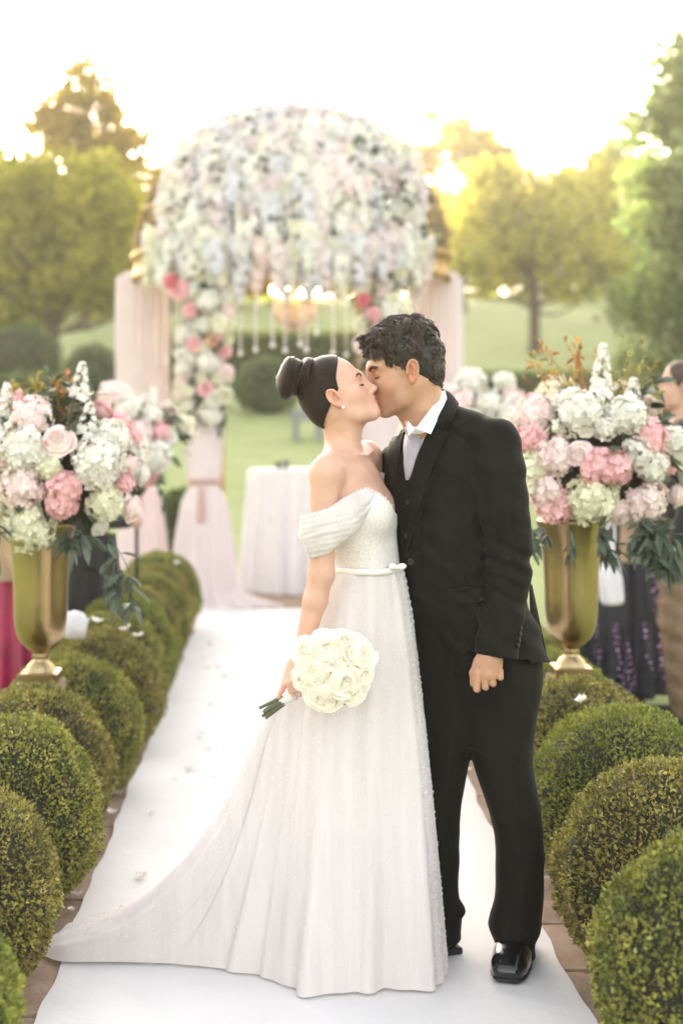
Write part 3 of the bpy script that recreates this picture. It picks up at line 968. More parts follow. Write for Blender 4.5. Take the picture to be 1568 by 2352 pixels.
ROSE = [rose_mesh(i, 0.9, 1.0, ((.12, 3, .78), (.25, 4, .76), (.40, 5, .70), (.56, 6, .60), (.74, 7, .44), (.92, 7, .20))) for i in range(4)]
STOCK = [spike_mesh(i) for i in range(2)]
RAC = [raceme_mesh(i) for i in range(3)]
for me in HYD + ROSE + STOCK + RAC: me.materials.append(FM['white'])
def bloom(name, me, matl, parent, loc, axis, r, roll=0.0):
    """place a shared bloom mesh (world loc) under its thing"""
    o = bpy.data.objects.new(name, me); COL.objects.link(o)
    o.material_slots[0].link = 'OBJECT'; o.material_slots[0].material = matl
    q = Vector(axis).to_track_quat('Z', 'Y') @ Euler((0, 0, roll)).to_quaternion()
    o.parent = parent
    M = wm(parent).inverted() @ Matrix.LocRotScale(Vector(loc), q, Vector((r, r, r)) if not isinstance(r, tuple) else Vector(r))
    o.matrix_local = M
    return o

# ---------------------------------------------------------------- gazebo
M_GOLD = mat('aged_gold_metal', (0.40, 0.25, 0.07), rough=0.55, metal=0.6, var=0.25, scale=8, bump=0.2, bscale=40)
M_LACE = mat('dull_gilt_filigree', (0.17, 0.13, 0.095), rough=0.6, metal=0.3, var=0.2, scale=8)
M_DRAPE = mat('blush_chiffon', (0.78, 0.675, 0.675), rough=0.85, var=0.04, scale=4, sheen=0.2, transl=0.22)
M_CORD = mat('dusty_rose_cord', (0.50, 0.33, 0.30), rough=0.8, var=0.1)
GC = Vector((0.10, 12.65, -0.005)); GR = 1.33; DR = 1.395; ZR = 2.72
gaz = empty('gazebo', GC, 0, 'gilded metal gazebo with open domed roof at the end of the aisle', 'gazebo')
POSTS = []
for k in range(6):
    a = R(60 * k)
    POSTS.append((GC.x + GR * math.cos(a), GC.y + GR * math.sin(a)))
for x, y in POSTS:
    m = MB()
    m.lathe([(0.075, 0), (0.075, 0.05), (0.045, 0.09), (0.030, 0.14), (0.026, 0.9), (0.026, 2.5), (0.04, 2.62), (0.055, 2.70)], (x, y, GC.z), 14)
    part('post', m.mesh('post'), M_GOLD, gaz)
m = MB()
aa = np.linspace(0, 2 * math.pi, 96, endpoint=False)
rows = []
for r, z in ((DR - 0.03, ZR), (DR + 0.015, ZR), (DR + 0.02, ZR + 0.03), (DR, ZR + 0.05), (DR, ZR + 0.17), (DR + 0.03, ZR + 0.19), (DR + 0.03, ZR + 0.22), (DR - 0.03, ZR + 0.22)):
    zz = z + (0.02 * np.sin(aa * 30) if z == ZR else 0)
    rows.append(np.stack([GC.x + r * np.cos(aa), GC.y + r * np.sin(aa), np.broadcast_to(zz, aa.shape)], -1))
m.grid(np.array(rows), close_v=True, close_u=True)
part('ring_frieze', m.mesh('ring'), M_GOLD, gaz)
ZD = ZR + 0.20; DH = 1.27
def dome_pt(az, el, r=DR):
    return np.array([GC.x + r * math.cos(az) * math.cos(el), GC.y + r * math.sin(az) * math.cos(el), ZD + DH * r / DR * math.sin(el)])
for k in range(12):
    az = R(30 * k + 15)
    m = MB().tube([dome_pt(az, e) for e in np.linspace(0, R(88), 18)], 0.021, 6)
    part('rib', m.mesh('rib'), M_GOLD, gaz)
for e in (18, 36, 52, 68, 80):
    m = MB().tube([dome_pt(a, R(e)) for a in np.linspace(0, 2 * math.pi, 49)], 0.015, 5, cap=False)
    part('hoop', m.mesh('hoop'), M_GOLD, gaz)
m = MB()
for k in range(30):
    for sg in (-1, 1):
        m.tube([dome_pt(R(12 * k) + sg * 0.9 * e, e * 1.0) for e in np.linspace(0.02, R(76), 14)], 0.010, 4, cap=False)
for k in range(72):
    for e in (9, 26, 44):
        a0 = R(5 * k); c = dome_pt(a0, R(e)); t = np.array([-math.sin(a0), math.cos(a0), 0])
        up = dome_pt(a0, R(e + 3)) - c; up /= np.linalg.norm(up)
        m.tube([c + (t * math.cos(q) + up * math.sin(q)) * 0.045 for q in np.linspace(0, 2 * math.pi, 9)], 0.009, 3, cap=False)
part('filigree', m.mesh('filigree'), M_LACE, gaz)
m = MB().lathe([(0.0, 0.33), (0.020, 0.30), (0.018, 0.16), (0.03, 0.12), (0.03, 0.09), (0.012, 0.07), (0.05, 0.03), (0.06, 0.0), (0.02, -0.02)], (GC.x, GC.y, ZD + DH), 12)
part('finial', m.mesh('finial'), M_GOLD, gaz)

# chiffon drapes tied to the posts
def drape(cx, cy, a_top, a_tie, a_bot, seed, label, puddle=0.0, top=2.76):
    rng = np.random.default_rng(seed)
    t = empty('drape', (cx, cy, -0.005), 0, label, 'drape', 'blush drapes on the gazebo posts')
    th = np.linspace(0, 2 * math.pi, 120, endpoint=False)
    zs = np.concatenate([[0.004], np.linspace(0.02, 0.9, 16), np.linspace(0.95, 1.03, 5), np.linspace(1.1, top, 14), [top + 0.05, top + 0.06]])
    rows = []
    for z in zs:
        a = np.interp(z, [0, 0.05, 0.5, 0.85, 0.97, 1.08, 1.5, 2.3, top, top + 0.06], [a_bot * 1.1, a_bot, a_bot * .82, a_tie * 1.5, a_tie, a_tie * 1.15, a_top * .95, a_top, a_top * 0.95, a_top * 0.6])
        b = a * 0.62
        amp = np.interp(z, [0, 0.6, 0.97, 1.3, top], [0.10, 0.10, 0.05, 0.09, 0.09])
        pl = 1 + amp * np.sin(19 * th + 0.8 * np.sin(2 * th + z)) + 0.04 * np.sin(7 * th + seed)
        px = puddle * max(0, 0.12 - z) / 0.12 * np.clip(np.cos(th), 0, 1) ** 2
        rows.append(np.stack([cx + a * pl * np.cos(th) + px, cy + b * pl * np.sin(th), np.full_like(th, z - 0.005)], -1))
    part('cloth', MB().grid(np.array(rows)[::-1], close_v=True).mesh('drape'), M_DRAPE, t)
    m = MB()
    for dz in (-0.012, 0.012):
        m.tube([(cx + a_tie * 1.12 * math.cos(q), cy + a_tie * 0.72 * math.sin(q), 1.005 + dz) for q in np.linspace(0, 2 * math.pi, 33)], 0.012, 6, cap=False)
    tie = part('tie_cord', m.mesh('cord'), M_CORD, t)
    fx = cx - 0.02; fy = cy - a_tie * 0.72 - 0.02
    m = MB().lathe([(0.006, 0.0), (0.014, -0.03), (0.026, -0.06), (0.030, -0.09), (0.026, -0.11), (0.036, -0.16), (0.046, -0.30), (0.044, -0.31), (0.001, -0.31)], (fx, fy, 1.0), 14)
    part('tassel', m.mesh('tassel'), M_CORD, tie)
drape(POSTS[3][0] - 0.0, POSTS[3][1], 0.225, 0.10, 0.24, 1, 'blush drape on the outer left post of the gazebo')
drape(POSTS[0][0] - 0.02, POSTS[0][1], 0.20, 0.10, 0.24, 2, 'blush drape on the outer right post of the gazebo')
drape(POSTS[4][0] - 0.045, POSTS[4][1], 0.155, 0.115, 0.27, 3, 'blush drape with tassel on the front left post of the gazebo', puddle=0.34)
drape(POSTS[5][0] + 0.045, POSTS[5][1], 0.155, 0.115, 0.27, 4, 'blush drape behind the couple on the front right post of the gazebo')

# flowers covering the dome
rng = np.random.default_rng(77); rnd = random.Random(77)
can = empty('floral_canopy', (GC.x, GC.y - 0.4, ZD), 0, 'thick cover of white and blush flowers over the front of the dome', 'flowers')
P, D = [], []
for i in range(1000):
    az = R(rnd.uniform(-136, -36)); el = math.asin(rnd.uniform(0.0, 0.92))
    p = dome_pt(az, el, DR + rnd.uniform(0.0, 0.07)); P.append(p)
    nrm = p - np.array([GC.x, GC.y, ZD]); D.append(nrm / np.linalg.norm(nrm) * 0.6 + rng.normal(0, .6, 3) + np.array([0, 0, -0.5]))
tag(part('leaves', np_mesh('canopy_leaves', *leafy(np.array(P), np.array(D), rng.uniform(.07, .13, len(P)), rng), smooth=False), M_LEAF, can), kind='stuff')
for cname, nfl in (('white', 3800), ('palepink', 1700), ('lilac', 1000)):
    az = R(-91) + rng.uniform(-.5, .5, nfl) * R(94); el = np.arcsin(rng.uniform(0.0, 0.90, nfl))
    wide = 1 + 0.45 * np.clip(el / 0.9, 0, 1)
    az = R(-91) + (az - R(-91)) * wide
    rr = DR + rng.uniform(-.01, .08, nfl)
    P = np.stack([GC.x + rr * np.cos(az) * np.cos(el), GC.y + rr * np.sin(az) * np.cos(el), ZD + DH * rr / DR * np.sin(el)], -1)
    N = P - np.array([GC.x, GC.y, ZD]); N /= np.linalg.norm(N, axis=1, keepdims=True)
    N = N + rng.normal(0, .35, N.shape); N /= np.linalg.norm(N, axis=1, keepdims=True)
    v, f = floret(P, N, rng.uniform(.022, .04, nfl), rng)
    tag(part('small_blossoms', np_mesh('small_blossoms', v, f, smooth=False), FM[cname], can), kind='stuff')
cols = ['white'] * 12 + ['lilac'] * 6 + ['palepink'] * 6 + ['cream'] * 3 + ['blush'] * 1
cnt = 0
golden = math.pi * (3 - math.sqrt(5))
for i in range(290):
    # an even spread over the cap of the dome that faces the aisle, plus a hanging fringe along its rim
    if i < 52:
        az, el = R(-91) + (i / 51 - 0.5) * R(96), 0.03
    else:
        k = i - 52
        while True:
            cz = 1 - rnd.random() * (1 - math.cos(R(63)))
            az_, sz = rnd.uniform(0, 2 * math.pi), math.sqrt(1 - cz * cz)
            dx, dz = sz * math.cos(az_), sz * math.sin(az_)
            up = dz * math.cos(R(22)) + cz * math.sin(R(22)); fw = cz * math.cos(R(22)) - dz * math.sin(R(22))
            if up > 0.02 and -0.66 < dx < 0.70 and rnd.random() < 0.4 + cz: break
        el = math.asin(min(0.99, up)); az = math.atan2(-fw, dx)
    nrm = dome_pt(az, el) - np.array([GC.x, GC.y, ZD]); nrm /= np.linalg.norm(nrm)
    p = dome_pt(az, el, DR + 0.02)
    c = rnd.choice(cols)
    if i % 5 < 3 or i < 52:
        ln = rnd.uniform(0.27, 0.45)
        if el < 0.08: p = p + nrm * 0.05 + np.array([0, 0, rnd.uniform(-.10, .08)])
        ax = -np.array([0, 0, -1.0]) * 1.0 - 0.0 * nrm
        ax = np.array([0, 0, 1.0]) - 0.55 * nrm * math.sin(el) + rng.normal(0, 0.18, 3)
        bloom('flower_raceme', RAC[i % 3], FM[c], can, p + nrm * 0.03, ax, (ln * 1.0, ln * 1.0, ln), rnd.uniform(0, 6))
    elif i % 5 == 3:
        bloom('rose', ROSE[i % 4], FM[rnd.choice(['white', 'palepink', 'blush', 'cream', 'palepink'])], can, p, nrm + rng.normal(0, .2, 3), rnd.uniform(.085, .115), rnd.uniform(0, 6))
    else:
        bloom('hydrangea', HYD[i % 4], FM[rnd.choice(['white', 'white', 'lilac', 'palepink'])], can, p - nrm * 0.02, nrm, rnd.uniform(.105, .15), rnd.uniform(0, 6))

def garland(cx, cy, z0, z1, wid, n, label, seed, big=()):
    rng = np.random.default_rng(seed); rnd = random.Random(seed)
    t = empty('flower_garland', (cx, cy, z0), 0, label, 'flowers')
    P = np.column_stack([cx + rng.normal(0, wid * .42, 420), cy - 0.10 + rng.normal(0, .07, 420), rng.uniform(z0 - .05, z1, 420)])
    tag(part('leaves', np_mesh('garland_leaves', *leafy(P, rng.normal(0, 1, (420, 3)) + [0, -.5, -.4], rng.uniform(.06, .13, 420), rng), smooth=False), M_LEAF, t), kind='stuff')
    for i in range(n):
        z = z0 + (z1 - z0) * (i + .5) / n
        x = cx + rnd.uniform(-1, 1) * wid
        c = rnd.choice(['white', 'white', 'cream', 'cream', 'blush', 'lime', 'pink', 'white', 'lime'] if i % 3 else ['white', 'cream', 'white', 'blush'])
        ax = (rnd.uniform(-.5, .5), -1, rnd.uniform(-.2, .4))
        loc = (x, cy - 0.17 - rnd.uniform(0, .06), z)
        if i % 3: bloom('rose', ROSE[i % 4], FM[c], t, loc, ax, rnd.uniform(.035, .065), rnd.uniform(0, 6))
        else: bloom('hydrangea', HYD[i % 4], FM[c], t, loc, ax, rnd.uniform(.06, .085), rnd.uniform(0, 6))
    for px, py, r, c in big:
        Y = cy - 0.26
        bloom('hydrangea' if r > 24 else 'rose', (HYD if r > 24 else ROSE)[int(px) % 4], FM[c], t, W(px, py, Y), (rnd.uniform(-.3, .3), -1, .2), r / F * Y, rnd.uniform(0, 6))
    return t
garland(POSTS[4][0] - 0.03, POSTS[4][1], 1.52, 2.72, 0.20, 40, 'flower garland down the front left post of the gazebo', 5,
        [(478, 690, 30, 'white'), (505, 745, 30, 'cream'), (437, 712, 18, 'pink'), (410, 668, 22, 'pink'), (395, 648, 18, 'rose'), (447, 790, 17, 'pink'), (485, 783, 14, 'peach'),
         (478, 835, 26, 'white'), (520, 855, 17, 'blush'), (472, 893, 18, 'pink'), (513, 907, 22, 'cream'), (490, 918, 18, 'white'), (433, 900, 14, 'cream'), (500, 770, 13, 'pink'), (465, 868, 13, 'cream'), (500, 870, 13, 'cream')])
garland(POSTS[5][0] + 0.02, POSTS[5][1], 1.75, 2.72, 0.17, 30, 'flower garland down the front right post of the gazebo', 6,
        [(836, 688, 17, 'rose'), (858, 725, 20, 'pink'), (897, 715, 26, 'white'), (830, 745, 20, 'cream'), (905, 690, 18, 'lime'), (832, 790, 20, 'blush'), (860, 780, 18, 'white')])

# crystal strands hanging from the ring
M_CRYSTAL = mat('cut_crystal', (0.78, 0.74, 0.72), rough=0.08, var=0.03, coat=0.6, spec=0.9)
STR = [(381, 832, 12.3), (401, 811, 12.2), (412, 880, 12.2), (552, 812, 11.55), (587, 803, 11.5), (626, 792, 11.5), (655, 805, 11.5), (690, 790, 11.5), (704, 803, 11.5), (727, 765, 11.5), (765, 810, 11.55), (795, 815, 11.6), (935, 760, 11.9), (945, 735, 11.95)]
NTH = ['first', 'second', 'third', 'fourth', 'fifth', 'sixth', 'seventh', 'eighth', 'ninth', 'tenth', 'eleventh', 'twelfth', 'thirteenth', 'fourteenth']
for i, (px, py, Y) in enumerate(STR):
    e = W(px, py, Y)
    t = empty('crystal_strand', e, 0, f'hanging string of crystal beads under the dome rim, {NTH[i]} from the left', 'bead strand', 'crystal strands under the dome')
    m = MB().tube([(e.x, e.y, e.z), (e.x, e.y, ZR + 0.01)], 0.0018, 4)
    part('string', m.mesh('string'), M_CRYSTAL, t)
    m = MB(); z = e.z + 0.05
    while z < ZR - 0.02:
        m.ball((e.x, e.y, z), (0.010, 0.010, 0.014), 6, 5); z += 0.036
    tag(part('beads', m.mesh('beads'), M_CRYSTAL, t), kind='stuff')
    part('drop', MB().ball(tuple(e), (0.021, 0.021, 0.024), 10, 8).mesh('drop'), M_CRYSTAL, t)

# chandelier
M_BULB = mat('lit_bulb', (1, 0.9, 0.7), emit=(1.0, 0.80, 0.50), estr=7)
M_GLASS = mat('rosy_crystal', (0.86, 0.76, 0.70), rough=0.12, var=0.06, transl=0.4, coat=0.5)
cc = W(677, 716, 12.4)
ch = empty('chandelier', cc, 0, 'lit crystal chandelier with candle bulbs hanging inside the gazebo', 'chandelier')
m = MB()
m.tube([(cc.x, cc.y, cc.z - .12), (cc.x, cc.y, ZD + DH * .98)], 0.008, 6)
m.lathe([(0.0, -.16), (.03, -.14), (.05, -.10), (.02, -.05), (.04, 0.02), (.015, .06), (.015, .2)], tuple(cc), 12)
part('stem', m.mesh('ch_stem'), M_GOLD, ch)
for k in range(6):
    a = R(60 * k + 10)
    d = np.array([math.cos(a), math.sin(a), 0])
    c0 = np.array(cc)
    m = MB().tube(spline([c0 + d * .03 + [0, 0, -.06], c0 + d * .11 + [0, 0, -.10], c0 + d * .18 + [0, 0, -.03], c0 + d * .19 + [0, 0, .06]], 14), 0.007, 6)
    m.lathe([(0.001, 0.0), (0.03, 0.005), (0.036, 0.02), (0.012, 0.02), (0.012, 0.09), (0.001, 0.09)], tuple(c0 + d * .19 + [0, 0, .05]), 10)
    arm = part('arm', m.mesh('ch_arm'), M_GOLD, ch)
    bm = MB().lathe([(0.001, 0.11), (0.020, 0.075), (0.028, 0.045), (0.018, 0.010), (0.001, 0.0)], tuple(c0 + d * .19 + [0, 0, .14]), 10)
    part('bulb', bm.mesh('bulb'), M_BULB, arm)
m = MB()
for k in range(56):
    a = R(360 / 56 * k); 
    for tier, (r, z0, L) in enumerate(((.19, .05, .10), (.15, -.02, .11), (.09, -.08, .11))):
        p = np.array(cc) + [r * math.cos(a), r * math.sin(a), z0]
        for q in range(4):
            m.ball(p - [0, 0, q * L / 4], (0.009, 0.009, 0.013), 5, 4)
tag(part('crystals', m.mesh('crystals'), M_GLASS, ch), kind='stuff')

# cloth-covered table inside
M_CLOTH = mat('white_tablecloth', (0.78, 0.765, 0.785), rough=0.85, var=0.03, sheen=0.15, transl=0.15)
tx, ty = 0.075, 12.62
tb = empty('table', (tx, ty, -0.005), 0, 'tall round table under a white floor-length cloth in the gazebo', 'table')
th = np.linspace(0, 2 * math.pi, 150, endpoint=False)
rows = []
for z, r, am in ((0.006, .425, .028), (0.25, .41, .026), (0.6, .385, .018), (0.9, .368, .010), (1.04, .362, .004), (1.062, .357, 0), (1.070, .345, 0), (1.070, .2, 0), (1.070, .01, 0)):
    rr = r + am * np.sin(17 * th + 1.2 * np.sin(3 * th)) + am * .5 * np.sin(31 * th)
    rows.append(np.stack([tx + rr * np.cos(th), ty + rr * np.sin(th), np.full_like(th, z - 0.005)], -1))
part('tablecloth', MB().grid(np.array(rows)[::-1], close_v=True).mesh('tablecloth'), M_CLOTH, tb)
part('pedestal', MB().lathe([(.24, 0), (.22, .03), (.04, .06), (.04, 1.02), (.33, 1.04), (.33, 1.06), (.001, 1.06)], (tx, ty, -0.005), 20).mesh('pedestal'), M_GOLD, tb)
zt_ = 1.068
t = empty('small_posy', (tx - 0.03, ty - 0.12, zt_), 0, 'little greenery posy in a silver cup on the white table', 'posy')
M_SILVER = mat('silver_cup', (0.55, 0.55, 0.56), rough=0.25, metal=0.9)
part('cup', MB().lathe([(.001, 0), (.03, 0), (.04, .05), (.036, .05), (.001, .01)], (tx - .03, ty - .12, zt_), 14).mesh('cup'), M_SILVER, t)
rng = np.random.default_rng(3)
Pq = np.tile([[tx - .03, ty - .12, zt_ + .04]], (26, 1)) + rng.normal(0, .012, (26, 3))
part('leaves', np_mesh('posy_leaves', *leafy(Pq, rng.normal(0, 1, (26, 3)) * [1.3, 1, .4] + [0, 0, .5], rng.uniform(.05, .10, 26), rng), smooth=False), M_LEAF, t)
# ================================================================ the couple
M_SKIN_F = mat('fair_skin', (0.63, 0.375, 0.28), rough=0.48, var=0.06, scale=26, sss=0.22, bump=0.05, bscale=400, bdist=0.001, attr='tone', spec=0.4)
M_SKIN_M = mat('tan_skin', (0.50, 0.275, 0.175), rough=0.5, var=0.08, scale=34, sss=0.18, bump=0.08, bscale=500, bdist=0.001, attr='tone', spec=0.4)
M_HAIR_F = mat('sleek_hair', (0.006, 0.004, 0.003), rough=0.36, var=0.5, scale=60, bump=0.6, bscale=110, stretch=(0.5, 9, 9), bdist=0.004, col2=(0.036, 0.019, 0.011), spec=0.22)
M_HAIR_M = mat('curly_hair', (0.014, 0.0095, 0.0065), rough=0.42, var=0.5, scale=90, bump=0.3, bscale=300, col2=(0.085, 0.056, 0.036), island=0.8, spec=0.5)
M_BROW = mat('brow_hair', (0.03, 0.018, 0.012), rough=0.7)
M_TULLE = mat('pearl_tulle', (0.745, 0.69, 0.675), rough=0.85, var=0.05, scale=2.5, sheen=0.3, bump=0.18, bscale=5, bdist=0.006, transl=0.22, stretch=(14, 14, 0.8))
M_BEAD = mat('beaded_lace', (0.74, 0.685, 0.66), rough=0.55, var=0.10, scale=150, bump=0.6, bscale=420, bdist=0.003, sheen=0.2)
M_PEARL = mat('pearl_bead', (0.80, 0.77, 0.78), rough=0.38, var=0.03, coat=0.1)
M_SATIN = mat('satin_ribbon', (0.82, 0.77, 0.73), rough=0.35, var=0.02, sheen=0.2)
M_WOOL = mat('black_wool_suit', (0.0062, 0.0052, 0.0034), rough=0.8, var=0.12, scale=9, bump=0.25, bscale=800, bdist=0.001, sheen=0.03, spec=0.2)
M_WOOL2 = mat('black_wool_vest', (0.0068, 0.006, 0.0048), rough=0.8, var=0.12, scale=9, bump=0.25, bscale=800, bdist=0.001, sheen=0.02, spec=0.2)
M_SHIRT = mat('white_shirt_cotton', (0.80, 0.79, 0.82), rough=0.7, var=0.02, bump=0.1, bscale=600, bdist=0.001)
M_TIE = mat('silver_silk_tie', (0.36, 0.335, 0.385), rough=0.5, var=0.06, scale=260, stretch=(0.2, 0.2, 3), bump=0.3, bscale=300, bdist=0.002, sheen=0.2)
M_SHOE = mat('polished_black_leather', (0.006, 0.006, 0.007), rough=0.16, var=0.2, bump=0.12, bscale=60, bdist=0.003, coat=0.4)
M_SOLE = mat('black_rubber_sole', (0.012, 0.012, 0.013), rough=0.5)
M_BUTTON = mat('dark_horn_button', (0.02, 0.018, 0.015), rough=0.3)
M_GOLDRING = mat('gold_ring_metal', (0.85, 0.6, 0.25), rough=0.2, metal=1.0)
M_NAIL = mat('nail_polish', (0.62, 0.45, 0.43), rough=0.2)

def head_frame(yaw, tilt, roll=0.0):
    return (Euler((0, 0, yaw)).to_matrix() @ Euler((0, -tilt, 0)).to_matrix() @ Euler((roll, 0, 0)).to_matrix())

class Head:
    """face looks along +x, up is +z, eyes at z=0"""
    def __init__(s, nasion, yaw, tilt, sc, roll=0.0):
        s.M = head_frame(yaw, tilt, roll); s.sc = sc
        s.o = Vector(nasion) - s.M @ (Vector((0.088, 0, 0.012)) * sc)
    def p(s, x, y, z):
        return s.o + s.M @ (Vector((x, y, z)) * s.sc)
    def loc(s, V):
        return (np.asarray(V) - np.asarray(s.o)) @ np.asarray(s.M) / s.sc

def head_prims(S, H, fem):
    sc = H.sc
    def el(c, r, k=0.012, op='u', rot=None):
        M = H.M @ Euler(rot).to_matrix() if rot else H.M
        S.el(H.p(*c), [x * sc for x in r], M, k, op)
    def rc(a, b, r1, r2, k=0.012, op='u'):
        S.rc(H.p(*a), H.p(*b), r1 * sc, r2 * sc, k, op)
    el((-0.014, 0, 0.036), (0.094, 0.074, 0.084))
    el((-0.036, 0, -0.004), (0.068, 0.064, 0.066), 0.03)
    el((0.030, 0, -0.022), (0.056, 0.060, 0.088), 0.02)
    el((0.034, 0, -0.074), (0.046, 0.046, 0.034), 0.03)
    el((0.076, 0, -0.100), (0.0155, 0.018, 0.015) if fem else (0.018, 0.022, 0.017), 0.022)
    for sg in (-1, 1):
        jw = 0.047 if fem else 0.054
        rc((-0.004, sg * jw, -0.048), (0.026, sg * (jw - 0.008), -0.082), 0.016, 0.015, 0.025)
        rc((0.026, sg * (jw - 0.008), -0.082), (0.066, sg * 0.016, -0.101), 0.015, 0.013, 0.025)
        el((0.047, sg * 0.040, -0.034), (0.028, 0.024, 0.027), 0.025)
        b = 0.010 if fem else 0.0135
        rc((0.079, sg * 0.010, 0.020), (0.060, sg * 0.046, 0.020), b, b * 0.8, 0.02)
        el((0.092, sg * 0.031, 0.000), (0.016, 0.019, 0.011), 0.016, 's')
        el((0.0655, sg * 0.031, -0.002), (0.0150, 0.0170, 0.0125), 0.006)
        el((0.0940, sg * 0.0120, -0.0395), (0.0095, 0.0075, 0.0075), 0.006)
        # ear: plate, hollow, curled rim, lobe and tragus
        tilt = (0, -0.22, 0)
        y = 0.074 if fem else 0.077
        el((-0.012, sg * y, -0.010), (0.0165, 0.0070, 0.0280), 0.006, 'u', tilt)
        el((-0.0085, sg * (y + 0.010), -0.010), (0.0125, 0.0105, 0.0215), 0.004, 's', tilt)
        ring = []
        for q in np.linspace(R(-20), R(262), 17):
            ex, ez = 0.0150 * math.cos(q), 0.0262 * math.sin(q)
            ring.append((-0.0125 + ex * 0.976 - ez * 0.218, -0.009 + ex * 0.218 * 0.5 + ez * 0.976))
        for (xa, za), (xb, zb) in zip(ring[:-1], ring[1:]):
            rc((xa, sg * (y + 0.0070), za), (xb, sg * (y + 0.0070), zb), 0.0032, 0.0032, 0.003)
        for (xa, za), (xb, zb) in zip([(-0.012, 0.010), (-0.018, -0.004), (-0.013, -0.020)][:-1], [(-0.018, -0.004), (-0.013, -0.020)]):
            rc((xa, sg * (y + 0.0045), za), (xb, sg * (y + 0.0045), zb), 0.0030, 0.0030, 0.003)
        el((-0.0055, sg * (y + 0.003), -0.037), (0.0080, 0.0055, 0.0085), 0.004)
        el((0.0035, sg * (y + 0.005), -0.014), (0.0042, 0.0045, 0.0065), 0.003)
    # nose
    n = 0.0 if fem else 0.003
    rc((0.084, 0, 0.012), (0.1020 + n, 0, -0.029), 0.0075, 0.0085, 0.016)
    el((0.1065 + n, 0, -0.0345), (0.0095, 0.0095, 0.0090), 0.008)
    for sg in (-1, 1):
        el((0.1005, sg * 0.0062, -0.0455), (0.0045, 0.0032, 0.0042), 0.003, 's')
    # mouth
    el((0.067, 0, -0.066), (0.024, 0.030, 0.026), 0.02)
    el((0.0895, 0, -0.0605), (0.0085, 0.0210, 0.0055), 0.005)
    el((0.0880, 0, -0.0725), (0.0085, 0.0180, 0.0062), 0.005)
    rc((0.099, -0.02, -0.0665), (0.099, 0.02, -0.0665), 0.0022, 0.0022, 0.004, 's')

def tone(me, V, fn):
    """per-vertex natural colour of skin (lips, cheeks, stubble) as a multiplier"""
    at = me.color_attributes.new('tone', 'FLOAT_COLOR', 'POINT')
    c = np.ones((len(V), 4), np.float32)
    c[:, :3] = fn(V)
    at.data.foreach_set('color', c.ravel())

def face_tone(H, lips, blush, stubble=None):
    def fn(V):
        L = H.loc(V)
        out = np.ones((len(V), 3))
        x, y, z = L.T
        lip = np.exp(-(((x - 0.094) / 0.009) ** 4 + (y / 0.021) ** 4 + ((z + 0.0665) / 0.0125) ** 4))
        ck = np.exp(-(((x - 0.055) / 0.03) ** 2 + ((np.abs(y) - 0.05) / 0.025) ** 2 + ((z + 0.035) / 0.022) ** 2))
        er = np.exp(-(((x + 0.01) / 0.02) ** 4 + ((np.abs(y) - 0.079) / 0.012) ** 4 + ((z + 0.012) / 0.035) ** 4))
        lid = np.exp(-(((x - 0.078) / 0.02) ** 4 + ((np.abs(y) - 0.031) / 0.018) ** 4 + ((z - 0.004) / 0.012) ** 4))
        out = out * (1 - lip[:, None]) + np.array(lips) * lip[:, None]
        out *= 1 - ck[:, None] * (1 - np.array(blush))
        out *= 1 - er[:, None] * (1 - np.array([1.0, 0.80, 0.74]))
        out *= 1 - lid[:, None] * (1 - np.array([0.93, 0.80, 0.76]))
        if stubble is not None:
            sb = 1 / (1 + np.exp((z + 0.052) / 0.006)) * 1 / (1 + np.exp(-(x + 0.01) / 0.012)) / (1 + np.exp(-(z + 0.135) / 0.008)) * (1 - lip)
            out *= 1 - sb[:, None] * (1 - np.array(stubble))
        return out
    return fn

def strip(bvh, H, pts, wid, off, name):
    """hair strip (brow, lashes) laid on the face along local (x,y,z) points"""
    P = spline(pts, 14)
    w = np.interp(np.linspace(0, 1, 14), np.linspace(0, 1, len(wid)), wid)
    rows = []
    for i, p in enumerate(P):
        row = []
        for t in (-1, -0.4, 0.4, 1):
            q = H.p(p[0], p[1], p[2] + t * w[i])
            loc, nor, _, _ = bvh.find_nearest(q)
            row.append(loc + nor * (off if abs(t) < 0.9 else 0.0))
        rows.append(row)
    m = MB().grid(np.array(rows))
    return m.mesh(name)

# ---------------------------------------------------------------- bride
YB = 3.93
bride = empty('person', W(845, 2200, 3.95) * 1.0, 0, 'bride in white beaded off-shoulder gown kissing the man in the black suit', 'person')
bride.location.z = 0
HB = Head(W(831, 866, 3.925), R(-5), R(26), 0.915)
S = SDF((-0.02, 3.66, 0.66), (0.46, 4.42, 1.76), 0.0026)
head_prims(S, HB, True)
nb = HB.p(-0.022, 0, -0.055)
# torso, shoulders and arms grow together with the neck
SHN, SHF = W(750, 1086, 3.80), W(842, 1048, 4.075)
S.stack([(W(0, y, YB).z, (x - VX) / F * YB, Y, a, b, R(65)) for y, x, Y, a, b in (
    (1350, 848, 3.95, 0.098, 0.072), (1300, 846, 3.95, 0.098, 0.075), (1240, 829, 3.95, 0.114, 0.086), (1180, 814, 3.945, 0.132, 0.096),
    (1130, 803, 3.94, 0.138, 0.090), (1085, 795, 3.94, 0.140, 0.076), (1048, 790, 3.94, 0.105, 0.052))], k=0.03)
S.chain([nb, W(787, 985, 3.94), W(787, 1052, 3.945)], [0.052, 0.0445, 0.052], 0.03)
S.rc(W(786, 1040, 3.94), SHN, 0.030, 0.036, 0.035)
S.rc(W(790, 1036, 3.95), SHF, 0.030, 0.036, 0.035)
S.el(SHN, (0.041, 0.041, 0.046), k=0.02)
S.el(SHF, (0.037, 0.040, 0.044), k=0.02)
for q, r in ((W(856, 1176, 3.87), 0.050), (W(868, 1172, 3.985), 0.050)):
    S.el(q, (r * 1.0, r * 1.05, r * 1.1), k=0.035)
